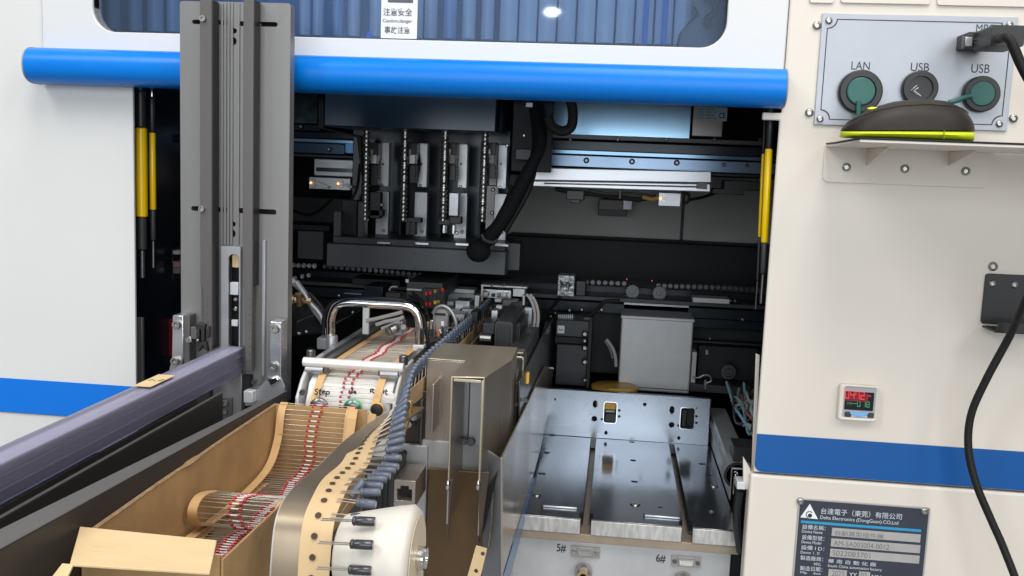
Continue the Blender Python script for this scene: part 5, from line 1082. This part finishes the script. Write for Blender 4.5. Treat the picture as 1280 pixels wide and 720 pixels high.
# stainless cover
zsc = P(585, 471, .80).z
T = lambda u, v: PZ(u, v, zsc)
A1, A2, A3, A4, A5, A6, A7, A8 = T(563.7, 470.5), T(606, 471.5), T(640, 449.5), T(647, 434), T(551, 430), T(534, 447.5), T(582.5, 449), None
scv = thing('stainless_cover', 'L-shaped stainless cover box with an open window showing two screws', 'cover', (A1.x, A1.y, zsc-0.1))
A7.y = A6.y; A1.x = A7.x if False else A1.x; A5.y = A4.y
MB().ext([[A1, A2, A3, A4, A5, A6, A7]], (0, 0, -0.0015)).build('top_sheet', STEELT, scv, 0.0005)
def vz(u, v, y): return P(u, v, y+CD).z
zl = vz(560, 557, A6.y)
MB().ext([[A6, A7, Vector((A7.x, A6.y, zl)), Vector((A6.x, A6.y, zl))]], (0, 0.0015, 0)).build('left_front_sheet', STEEL, scv, 0.0003).location += Vector((0, 0, -0.0017))
MB().ext([[A6, A5, Vector((A5.x, A5.y, zl)), Vector((A6.x, A6.y, zl))]], (0.0012, 0, 0)).build('left_side_sheet', STEEL, scv).location += Vector((0, 0.0016, -0.0017))
zn = vz(585, 655, A1.y)
MB().ext([[A1, A7, Vector((A7.x, A7.y, zn)), Vector((A1.x, A1.y, zn))]], (0.0014, 0, 0)).build('notch_side_sheet', STEEL, scv, 0.0002).location += Vector((0, 0, -0.0017))
zr = vz(606, 668, A2.y)
MB().ext([[A2+Vector((0, 0.0, 0)), A3, Vector((A3.x, A3.y, zr+0.03)), Vector((A2.x, A2.y, zr))]], (-0.0014, 0, 0)).build('chamfer_sheet', STEEL, scv, 0.0002).location += Vector((0, 0, -0.0017))
MB().ext([[A3, A4, Vector((A4.x, A4.y, zr+0.06)), Vector((A3.x, A3.y, zr+0.06))]], (-0.0014, 0, 0)).build('right_side_sheet', STEEL, scv, 0.0002).location += Vector((0, 0, -0.0017))
yf_ = A1.y
MB().box((A1.x, yf_-0.0002, vz(585, 600, A1.y)), (A1.x+0.0016, yf_+0.001, zsc-0.0017)).build('front_jamb', STEELT, scv, 0.0003); MB().box((A2.x-0.0018, yf_-0.0002, vz(606, 610, A2.y)), (A2.x, yf_+0.001, zsc-0.0017)).build('front_jamb', STEELT, scv, 0.0003)
MB().box((A1.x+0.0023, yf_-0.0001, zsc-0.0042), (A2.x-0.0025, yf_+0.001, zsc-0.0017)).build('front_lintel', STEELT, scv, 0.0003)
# point-ended legs of the cover
for (ua, ub, va, vb_) in ((556, 566, 600, 675), (597, 612, 590, 675)): MB().ext([[P(ua+1, va, .798), P(ub, va, .798), P((ua+ub)/2+2, (va+vb_)/2, .798), P(ua+4, vb_, .798), P(ua+2, vb_-3, .798)]], (0, 0.0012, 0)).build('leg', mat('brown_steel_leg', (0.13, 0.10, 0.075), 0.3, 0.8), scv, 0.0003)
# inside the window
cin = lambda u0, v0, u1, v1, d, m, nm, e=0.004: pb(u0, v0, u1, v1, d, d+e).build(nm, m, scv, .0006)
cin(566, 475, 576, 590, .88, DARKSIDE, 'inner_dark_plate'); cin(574, 475, 586, 556, .865, GREYL, 'inner_plate'); cin(586.5, 475, 603, 556, .862, ALUB, 'inner_plate'); cin(566, 557, 603, 590, .87, FRW, 'inner_lower_plate')
screw(P(580.5, 551, .858), .0034, scv, 'cap', True); screw(P(589, 551.5, .857), .0040, scv, 'cap', True)
for (u, v) in ((559.5, 607), (597.5, 607)): MB().sphere(P(u, v, .796), .0024, 10, (.8, .6, 2.0)).build('weld_bead', CHROME, scv)

# mirror side plates, right of the cover
sp_ = thing('side_plate', 'tall polished steel side plate with a blue film strip beside the empty tray', 'side plate', (-0.09, 0.1, ZT))
xp = PZ(662, 604, ZT).x+0.004
MB().ext([[PX(*q, xp) for q in ((627.5, 573), (660, 504), (681, 457), (690, 457), (690, 489), (676, 560), (662, 612), (645, 665), (627.5, 724))]], (-0.0015, 0, 0)).build('plate', MIRROR, sp_, 0.0003)
MB().ext([[PX(627.3, 726, xp), PX(641, 677, xp), PX(641, 830, xp), PX(627.5, 830, xp)]], (-0.0015, 0, 0)).build('lower_plate', MIRROR, sp_)
MB().ext([[PX(*q, xp+0.0008) for q in ((666, 598), (671, 598), (638, 720), (628, 760), (622, 760), (629, 722))]], (-0.0004, 0, 0)).build('blue_film', BLUEFILM, sp_)
MB().ext([[PX(*q, xp+0.0009) for q in ((627.3, 575), (628.8, 572.5), (628.8, 720), (627.3, 724))]], (-0.0004, 0, 0)).build('bright_edge', SILV, sp_)
xp2 = xp-0.003
sp2 = thing('rear_side_plate', 'darker steel side plate rising behind the polished one next to the black gearbox', 'side plate', (-0.104, 0.3, ZT))
DST = mat('dark_polished_steel', (0.32, 0.32, 0.31), 0.28, 0.9, var=.1, vscale=20)
MB().ext([[PX(*q, xp2) for q in ((676, 424), (697, 391), (696.5, 488), (676, 488), (650, 520), (650, 478))]], (-0.0015, 0, 0)).build('plate', DST, sp2, .0003)
z_s = PX(697, 390, xp2).z
a = PZ(697.5, 390, z_s); b = PZ(676, 425, z_s); MB().flat([[(a.x-0.0145, a.y), (a.x-0.0016, a.y), (a.x-0.0016, b.y), (a.x-0.0085, b.y)]], z_s-0.001, z_s).build('green_top', mat('green_grey_top', (0.10, 0.135, 0.13), 0.3, 0.5), sp2, .0002)
for q in ((694, 391.5), (688.5, 395.5)): screw(P(*q, 1.30), .002, sp2, d=(0, 0, 1))
MB().tube([PX(690.5, 461, xp+0.0015), PX(689, 474, xp+0.0015), PX(689, 497, xp+0.0015)], .0014, 6).build('thin_post', SCREW, sp2); MB().tube([PX(690.5, 461, xp+0.0015), PX(695, 455, xp+0.0015)], .002, 6).build('post_hook', SCREW, sp2)
bk = thing('black_side_box', 'black box with a bright bent rim behind the stainless cover', 'box', (-0.115, 0.15, 1.1))
yb0 = PX(655, 447, xp-0.006).y; yb1 = PX(674, 412, xp-0.006).y; zbk = PX(655, 447, xp-0.006).z
MB().box((xp-0.028, yb0, zbk-0.09), (xp-0.006, yb1, zbk)).build('casing', BLACKC, bk, .0015)
MB().box((xp-0.007, yb0-0.003, zbk-0.09), (xp-0.0055, yb0+0.03, zbk+0.0008)).build('polished_wing', DST, bk, .0003)
MB().tube([(xp-0.022, yb0-.004, zbk+.001), (xp-0.008, yb0-.004, zbk+.001), (xp-0.0065, yb0-.004, zbk-.002), (xp-0.0065, yb0-.004, zbk-.05)], .0009, 6).build('bright_rim', STEELT, bk)
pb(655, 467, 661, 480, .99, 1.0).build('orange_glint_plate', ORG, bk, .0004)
for q in ((646.5, 462), (657, 500), (645, 505)): screw(P(*q, .95), .0026, bk, 'cap', True)
pb(634, 466, 646, 477, .96, 1.0).build('tan_block', TANM, bk, .001); pb(634, 478, 646, 540, .96, .99).build('grey_block', GREYM, bk, .001); pb(636, 440, 652, 560, 1.0, 1.02).build('back_sheet', STEEL, bk, .0005)
mo = thing('black_motor_cover', 'black rounded cover block right of the capacitor row', 'motor cover', P(628, 440, 1.08))
MB().front([rrp(618, 402, 640.5, 445, 1.06, .004)], 1.06-CD, 1.24-CD).build('cover', BLACKC, mo, .0015, 3)
MB().front([rrp(620, 405.5, 637.5, 445, 1.058, .003)], 1.058-CD, 1.0597-CD).build('face', BLACKP, mo, .0006); pb(641, 404, 650, 445, 1.10, 1.24).build('side_cover', BLACKP, mo, .001)
pb(603, 404, 618, 418, 1.06, 1.10).build('dark_roller_mount', BLACKP, mo, .001); MB().cyl(P(600, 422, 1.05), P(614, 423, 1.05), .0042, 14).build('bright_roller', SCREW, mo, .0004)
br = thing('hose_bracket', 'small silver bracket with a screw and two grey hoses by the motor cover', 'bracket', P(658, 410, 1.2))
pb(652, 384, 665, 415, 1.2, 1.21).build('plate', ALU, br, .0008); screw(P(657.5, 394, 1.2), .0045, br, 'cap'); screw(P(657.5, 399.5, 1.2), .003, br, 'cap', True)
for o_ in (0, 4.5): MB().tube([P(*q, 1.18) for q in ((658+o_, 368), (663+o_, 374), (667+o_, 384), (668.5+o_, 396), (667+o_, 410))], .0019, 8, 5).build('hose', HOSE, br)

# ---- capacitors: a taped row, each one a part
cap_t = thing('capacitor_tape', 'taped row of dark blue-grey capacitors climbing past the stainless cover', 'component tape', (-0.17, 0, 1.2))
base = Vector(cap_t['base'])
def cap_mesh(bodymat, L_=0.0118, r=0.0026, lead=0.012):
    o = MB().lathe((0, 0, 0), (1, 0, 0), [(0, r*.8), (0.0006, r), (0.0016, r), (0.0020, r*.88), (0.0026, r), (L_-.0005, r), (L_, r*.85), (L_, 0)], 12).build('capacitor', bodymat, None, ang=50)
    me = o.data; bpy.data.objects.remove(o); me.materials.append(WIRE); me.materials.append(SILV); bm = bmesh.new(); bm.from_mesh(me)
    for y in (-0.0012, 0.0012):
        t = MB().cyl((0, y, 0), (-lead, y*1.1, 0), 0.00042, 5); vs = [bm.verts.new(p) for p in t.v]
        for f in t.f: bm.faces.new([vs[k] for k in f]).material_index = 1
    t = MB().lathe((L_+.00005, 0, 0), (1, 0, 0), [(0, r*.72), (0.0001, r*.72)], 10); vs = [bm.verts.new(p) for p in t.v]
    for f in t.f: bm.faces.new([vs[k] for k in f]).material_index = 2
    bmesh.ops.recalc_face_normals(bm, faces=bm.faces); bm.to_mesh(me); bm.free(); me.shade_smooth(); me.set_sharp_from_angle(angle=math.radians(50)); return me
CM = [cap_mesh(CAPB), cap_mesh(CAPG), cap_mesh(CAPK, .0128, .0027, .018)]
# strip centre path in (d, z) with x and twist
zst = PX(400, 584, xch).z+0.004
spath = []
for p in chp[2:7][::-1]: pass
keys = []           # (x, y, z, twist)
XC = -0.1615; near = []
for i in range(7, 1, -1):                      # follow the chute, just above its outer face
    t = (chp[i-1]-chp[i+1]).normalized(); nn = Vector((0, -t.z, t.y)).normalized(); nn = nn if nn.z > 0 or nn.y < -0.5 else -nn
    if nn.y > 0.2: nn = -nn
    near.append(Vector((XC-(0.0025 if i <= 3 else 0), chp[i].y, chp[i].z))+nn*0.0034)
for p in near: keys.append((p.x, p.y, p.z, 0))
yl_ = near[-1].y
for k, (dy, tw, dx) in enumerate(((0.03, 10, -.006), (0.07, 28, -.009), (0.11, 46, -.009), (0.16, 64, -.008), (0.21, 78, -.006), (0.27, 88, -.004), (0.36, 90, -.001), (0.46, 90, .001), (0.60, 90, .003), (0.80, 90, .006))):
    keys.append((XC+dx-0.007*min(1, k/4), yl_+dy, near[-1].z-0.010*min(1, k/5), tw))
KS = smooth([Vector(k[:3]) for k in keys], 8); TW = [v.x for v in smooth([Vector((k[3], 0, 0)) for k in keys], 8)]
wvs = []
for p, tw in zip(KS, TW):
    a = math.radians(tw); wvs.append(Vector((math.cos(a), 0, math.sin(a)))*0.0185)
MB().strip(KS, wvs, 0.0007).build('sprocket_strip', PAPERL, cap_t)
hm = MB().lathe((0, 0, 0), (0, 0, 1), [(0, 0.0019), (0.00025, 0.0019)], 14).build('sprocket_hole', mat('hole_dark', (0.06, 0.04, 0.03), 0.8), None); hme = hm.data; bpy.data.objects.remove(hm)
acc = 0; nxt = 0.002; n_ = 0
for i in range(len(KS)-1):
    seg_ = (KS[i+1]-KS[i]); L_ = seg_.length
    while nxt <= acc+L_:
        f = (nxt-acc)/L_; p = KS[i].lerp(KS[i+1], f); a = math.radians(TW[i]+(TW[i+1]-TW[i])*f); wv = Vector((math.cos(a), 0, math.sin(a))); t = seg_.normalized(); nn = t.cross(wv).normalized()
        if nn.z < 0 and TW[i] < 45: nn = -nn
        n_ += 1
        if TW[i] < 60:
            o = bpy.data.objects.new('sprocket_hole', hme); COL.objects.link(o); o.parent = cap_t
            R_ = Matrix((wv, t, nn)).transposed().to_4x4(); o.matrix_basis = Matrix.Translation(p-base+nn*0.0008-wv*0.001) @ R_
        if nxt > 0.128 or True:
            rolling = TW[i] < 2
            if p.y > near[2].y:
                m_ = CM[1 if (n_ % 9 in (3, 4) or TW[i] < 30) else 0]; wv2 = (wv+Vector((0, random.uniform(-.10, .10), random.uniform(-.06, .06)))).normalized()
                if TW[i] > 5 and TW[i] < 60: wv2 = (wv2+t*0.35).normalized()
                u_ = t-wv2*t.dot(wv2); u_.normalize()
                o = bpy.data.objects.new('capacitor', m_); COL.objects.link(o); o.parent = cap_t
                R_ = Matrix((wv2, u_, wv2.cross(u_))).transposed().to_4x4(); o.matrix_basis = Matrix.Translation(p-base+wv*0.0185+Vector((0, 0, .001))) @ R_
        nxt += 0.0118 if TW[i] < 50 else 0.0150
    acc += L_
for (u, v) in ((440, 651), (437, 680), (435, 712)):
    p = P(u+1, v, .493 if v > 660 else .503); o = bpy.data.objects.new('capacitor', CM[2]); COL.objects.link(o); o.parent = cap_t; o['label'] = 'black capacitor lying on the cream roller'
    o.matrix_basis = Matrix.Translation(p-base) @ Matrix.Rotation(math.radians(-2), 4, 'Y')
o = bpy.data.objects.new('capacitor', CM[1]); COL.objects.link(o); o.parent = cap_t; o['label'] = 'crooked grey capacitor bent across its neighbours'
p0, p1 = P(439, 622, .545), P(452, 604, .55); dr_ = (p1-p0).normalized(); o.matrix_basis = Matrix.Translation(p0-base) @ Vector((1, 0, 0)).rotation_difference(dr_).to_matrix().to_4x4()
MB().tube([P(453, 604, .55), P(454, 618, .55), P(451, 640, .55)], .0003, 5).build('bent_lead', WIRE, cap_t)

zr_ = near[-1].z
MB().ext([[(-0.158, 0.84-CD, zr_-0.045), (-0.149, 1.42-CD, zr_-0.045), (-0.149, 1.42-CD, zr_+0.0005), (-0.158, 0.84-CD, zr_+0.0005)]], (0.002, 0, 0)).build('tape_rail', STEEL, ct, 0.0005)
# holed bracket at the lower middle
hb_ = thing('holed_bracket', 'cream strip with two round holes at the bottom beside the polished side plate', 'strip', P(605, 720, .78))
lp = [P(*q, .78) for q in ((595, 682), (609, 686), (596, 740), (580, 735))]
MB().ext([lp]+[[P(u, v, .78)+Vector((0.0017*math.cos(a), 0, 0.0020*math.sin(a))) for a in [2*math.pi*k/12 for k in range(12)]][::-1] for u, v in ((603.5, 692.5), (595, 714))], (0, 0.0012, 0)).build('strip', CARDL, hb_, .0003)
dsl = thing('bright_rod_guard', 'thin bright rod and dark sheet between the stainless cover and side plate', 'guard', P(612, 680, .80))
MB().ext([[P(*q, .82) for q in ((606, 560), (627, 574), (627, 800), (600, 800))]], (0, 0.003, 0)).build('sheet', mat('grey_sheet', (0.22, 0.22, 0.23), .3, .7), dsl, .0005)
MB().ext([[P(*q, .815) for q in ((622, 590), (608, 612), (598, 678), (600, 676), (606, 660))]], (0, 0.002, 0)).build('dark_gap', BLACKI, dsl); MB().tube([P(616.5, 615, .81), P(614.5, 650, .808), P(611.5, 682, .806)], .0012, 8, 4).build('rod', CHROME, dsl)

# ---- clutter at the far end of the feeders
def bit(name, label, cat, parts, loc):
    t = thing(name, label, cat, P(*loc))
    for p in parts: pb(*p[0], p[1], p[1]+p[2]).build(p[4], p[3], t, p[5] if len(p) > 5 else .0006)
    return t
cnt = bit('black_connector_box', 'black box with red and yellow connectors behind the chromed handle', 'control box', [((508, 353, 553, 374), 1.20, .12, BLACKC, 'casing'), ((508, 361, 527, 363.5), 1.19, .004, SILV, 'bright_lip')], (530, 375, 1.2))
for (u, v, m) in ((531, 365, REDP), (536, 364, REDP), (531, 372, BLACKP), (531, 378, REDP), (536, 378, REDP), (542, 362, YEL), (546, 361, BLACK2), (542, 370, BLACK2), (542, 376, ORG), (546, 375, YEL), (551, 360, REDP), (551, 368, BLACK2)): pb(u, v, u+3.5, v+4.5, 1.185, 1.19).build('terminal', m if m is not YEL else mat('dull_yellow', (.32, .26, .05), .5), cnt, .0003)
pb(528, 361, 556, 386, 1.19, 1.21).build('terminal_base', BLACKP, cnt, .0005); MB().tube([P(*q, 1.19) for q in ((488, 369), (487, 362), (490, 358.5), (497, 358.5))], .0012, 6, 3).build('bent_wire_rim', SILV, cnt)
MB().cyl(P(509, 353, 1.2), P(509, 349, 1.2), .0022, 10).build('white_knob', WHITEP, cnt); 
for (ua, va, ub, vb_) in ((512, 370, 528, 384), (516, 366, 533, 392), (520, 372, 536, 400), (512, 380, 540, 412), (524, 388, 544, 425)): MB().tube([P(ua, va, 1.12), P((ua+ub)/2+3, (va+vb_)/2-3, 1.1), P(ub, vb_, 1.06)], .0018, 7, 5).build('cable', BLACKP, cnt)
MB().tube([P(*q, 0.985) for q in ((405, 434), (404, 410), (407, 390), (418, 378), (440, 374.5), (490, 374), (512, 380), (528, 395), (533, 415), (537, 438))], .0022, 8, 6).build('cable_along_handle', RUBBER, cnt)
bit('metal_guide_stack', 'stack of small pale metal guide blocks between the black box and bracket frame', 'guide blocks', [((560, 361.5, 593, 366.5), 1.30, .03, ALUB, 'block'), ((560, 367, 593, 374.5), 1.29, .03, GREYL, 'block'), ((555, 377, 567, 384), 1.22, .03, ALUB, 'block'), ((569, 376, 587, 386), 1.2, .03, ALU, 'block'), ((557, 386, 575, 394), 1.18, .03, GREYL, 'block'), ((593, 369, 599, 383), 1.2, .02, GREYL, 'block'), ((577, 386, 593, 396), 1.17, .03, GREYL, 'block'), ((566, 393, 580, 400), 1.14, .03, ALUB, 'block'), ((588, 390, 597, 402), 1.12, .03, DARKSIDE, 'block'), ((555, 361, 600, 420), 1.34, .01, BLACK2, 'backing')], (575, 395, 1.2))
bf = bit('bracket_frame', 'thin bright bracket frame holding small silver fittings at the far feeder end', 'bracket frame', [((601, 357, 659, 359.6), 1.25, .02, SILV, 'top_bar'), ((601, 357, 603.5, 378), 1.25, .01, SILV, 'leg'), ((603, 362, 639, 373), 1.27, .01, ALU, 'plate'), ((604, 365, 610, 371), 1.255, .01, SCREW, 'fitting'), ((614, 367, 618, 371), 1.26, .008, DARKSIDE, 'fitting'), ((621, 366, 625, 371.5), 1.26, .008, SCREWD, 'fitting'), ((628, 366, 633, 372), 1.26, .008, SCREW, 'fitting'), ((618, 373, 627, 378), 1.24, .01, GREYL, 'fitting'), ((628, 375, 647, 383), 1.22, .02, GREYM, 'fitting'), ((641, 361, 656, 371), 1.24, .02, GREYL, 'fitting'), ((620, 382, 627, 386.5), 1.16, .01, WHITEP, 'fitting'), ((614, 388, 622, 400), 1.12, .02, ALU, 'fitting'), ((616, 380, 650, 402), 1.27, .02, BLACKP, 'backing'), ((653, 369, 656, 382), 1.2, .01, SILV, 'leg')], (630, 385, 1.2))
for u in (615, 630): MB().cyl(P(u, 358, 1.25), P(u, 354.5, 1.25), .0018, 10).build('top_screw', SCREWD, bf)
wl_ = thing('white_loop_fitting', 'pale rounded fitting with a slot and a grey hose arching over it', 'fitting', P(550, 405, 1.1))
MB().front([rrp(541, 387, 559.5, 420, 1.08, .007, 6)], 1.08-CD, 1.09-CD).build('plate', HOSE, wl_, .0008); pb(543.5, 391.5, 557, 394.5, 1.079, 1.0798).build('slot', BLACKP, wl_)
MB().tube([P(*q, 1.07) for q in ((541, 392), (546, 384.5), (554, 382.5), (562, 387), (568, 397), (571, 410))], .0022, 8, 5).build('hose', GREYL, wl_)
bit('copper_pin_cluster', 'little copper and orange pins standing beside the capacitor row', 'pins', [((533, 402, 536, 413), 1.03, .004, BRONZE, 'pin'), ((537, 400, 541, 412), 1.03, .004, CHROME, 'pin'), ((542, 401, 544, 424), 1.02, .004, SCREW, 'pin'), ((546.5, 411, 550, 421), 1.01, .004, mat('copper_orange', (.75, .2, .08), .3, .3), 'pin'), ((551, 402, 555, 408), 1.03, .004, WHITEP, 'pin'), ((531, 413, 541, 440), 1.05, .01, BLACK2, 'base'), ((548, 408, 550, 411), 1.01, .003, SCREW, 'pin')], (540, 425, 1.03))
random.seed(11)
pc = thing('wire_cluster', 'dense cluster of small pins, clips and wires left of the capacitor row', 'pins', P(570, 430, 1.0))
for k in range(46):
    t_ = random.random(); u = 548+52*t_+random.uniform(-9, 3); v = 432-40*t_+random.uniform(-9, 9); d = 0.99+0.24*t_; hgt = random.uniform(4, 11); m_ = random.choice([SCREW, GREYL, CAPG, HOSE, DARKSIDE, SCREW, BLACK2, ALU])
    if k % 3: MB().cyl(P(u, v, d), P(u+random.uniform(-3, 3), v-hgt, d), random.uniform(.0007, .0016), 8).build('pin', m_, pc)
    else: MB().tube([P(u, v+6, d), P(u+random.uniform(-8, 2), v-4, d+.01), P(u+random.uniform(2, 9), v-9, d+.02), P(u+random.uniform(4, 12), v+2, d+.02)], .0009, 6, 4).build('wire', m_, pc)
hz_ = thing('loose_hoses', 'thin dark hoses and wires looping behind the ball screws and the left gantry end', 'hoses', P(430, 250, 1.3))
for q in (((362, 262, 1.5), (390, 268, 1.45), (420, 244, 1.4), (446, 222, 1.38), (452, 190, 1.36)), ((430, 300, 1.33), (434, 262, 1.33), (446, 236, 1.34), (450, 205, 1.35)), ((640, 232, 1.25), (628, 262, 1.24), (617, 292, 1.22), (612, 306, 1.2)), ((680, 178, 1.2), (668, 205, 1.19), (652, 236, 1.18), (632, 268, 1.17)), ((470, 176, 1.30), (474, 200, 1.29), (470, 225, 1.28)), ((520, 178, 1.30), (524, 205, 1.29), (519, 232, 1.28)), ((700, 372, 1.42), (690, 384, 1.4), (676, 396, 1.38)), ((860, 250, 1.36), (880, 246, 1.37), (905, 238, 1.4), (940, 236, 1.42))):
    MB().tube([P(*k) for k in q], .0022, 8, 5).build('hose', RUBBER, hz_)
for q in ((905, 226, 950, 238), (890, 236, 930, 243)): pb(*q, 1.38, 1.42).build('cable_chain', BLACKP, hz_, .001)
# left far fittings
bz = thing('bronze_hose_fitting', 'bronze hose fitting with grey hoses right beside the grey column', 'hose fitting', P(375, 375, 1.05))
MB().lathe(P(362, 374, 1.05), (1, 0, -0.02), [(0, .0055), (.006, .0055), (.0065, .0042), (.010, .0042), (.0105, .0060), (.016, .0060), (.0165, .0040), (.022, .0040), (.0225, .0050), (.026, .0050), (.026, .0028)], 8).build('fitting', BRONZE, bz, ang=20)
MB().lathe(P(374, 376, 1.045), (0, -.3, 1), [(-.006, .0035), (.005, .0035), (.006, .0045), (.009, .0045)], 8).build('tee', BRONZE, bz, ang=20)
MB().tube([P(*q, 1.06) for q in ((358, 346), (366, 352), (377, 362), (384, 372), (394, 388), (405, 404), (408, 425))], .0036, 10, 5).build('grey_hose', HOSE, bz)
MB().tube([P(*q, 1.05) for q in ((370, 352), (380, 366), (388, 378), (400, 392), (407, 410), (406, 428))], .0034, 10, 5).build('grey_hose', GREYL, bz)
MB().tube([P(*q, 1.045) for q in ((386, 366), (396, 376), (405, 390), (409, 410))], .002, 8, 5).build('black_hose', RUBBER, bz)
gd = thing('green_black_plate', 'dark greenish glossy plate lying left of the diode feeder', 'plate', P(400, 400, 1.15))
zg = P(400, 385, 1.30).z
MB().flat([[(PZ(352, 372, zg).x, PZ(352, 372, zg).y), (PZ(455, 374, zg).x, PZ(455, 374, zg).y), (PZ(452, 386, zg).x, PZ(452, 386, zg).y), (PZ(405, 414, zg).x, PZ(405, 414, zg).y), (PZ(340, 420, zg).x, PZ(340, 420, zg).y)]], zg-.003, zg).build('plate', GREENISH, gd, .0006)
MB().tube([PZ(372, 402, zg+.001), PZ(392, 394, zg+.001)], .0006, 6).build('bright_line', SILV, gd); MB().tube([PZ(412, 408, zg+.001), PZ(450, 388, zg+.001)], .0009, 6).build('edge_rod', GREYL, gd)
for q in ((441, 391), (374, 418), (383, 416), (424, 370)): screw(PZ(*q, zg+.0005), .0028, gd, 'cap', d=(0, 0, 1))
MB().box(*[tuple(k) for k in ((PZ(430, 367, zg+.002)), (PZ(456, 366, zg+.002)+Vector((0, .004, .001))))]).build('silver_strip', GREYL, gd)
bit('slanted_black_mount', 'black block pair between the handle and the connector box', 'mount', [((455, 358, 478, 375), 1.18, .05, BLACK3, 'block'), ((440, 349, 500, 358), 1.32, .05, BLACKI, 'block'), ((447, 345.5, 497, 354), 1.38, .02, mat('tan_plate', (.11, .10, .09), .5, .2), 'tan_plate'), ((482, 366, 500, 372), 1.16, .02, BLACKP, 'block')], (465, 375, 1.18))

# dark floor and machine body below the feeders
MB().box((XOL+0.02, 0.02, ZT-0.06), (XT0-0.002, YB-0.02, ZT-0.05)).build('bay_floor', BLACKI, enc)
MB().box((XT0, yb+0.04, ZT-0.06), (XOR-0.02, YB-0.02, ZT-0.05)).build('bay_floor', BLACKI, enc)
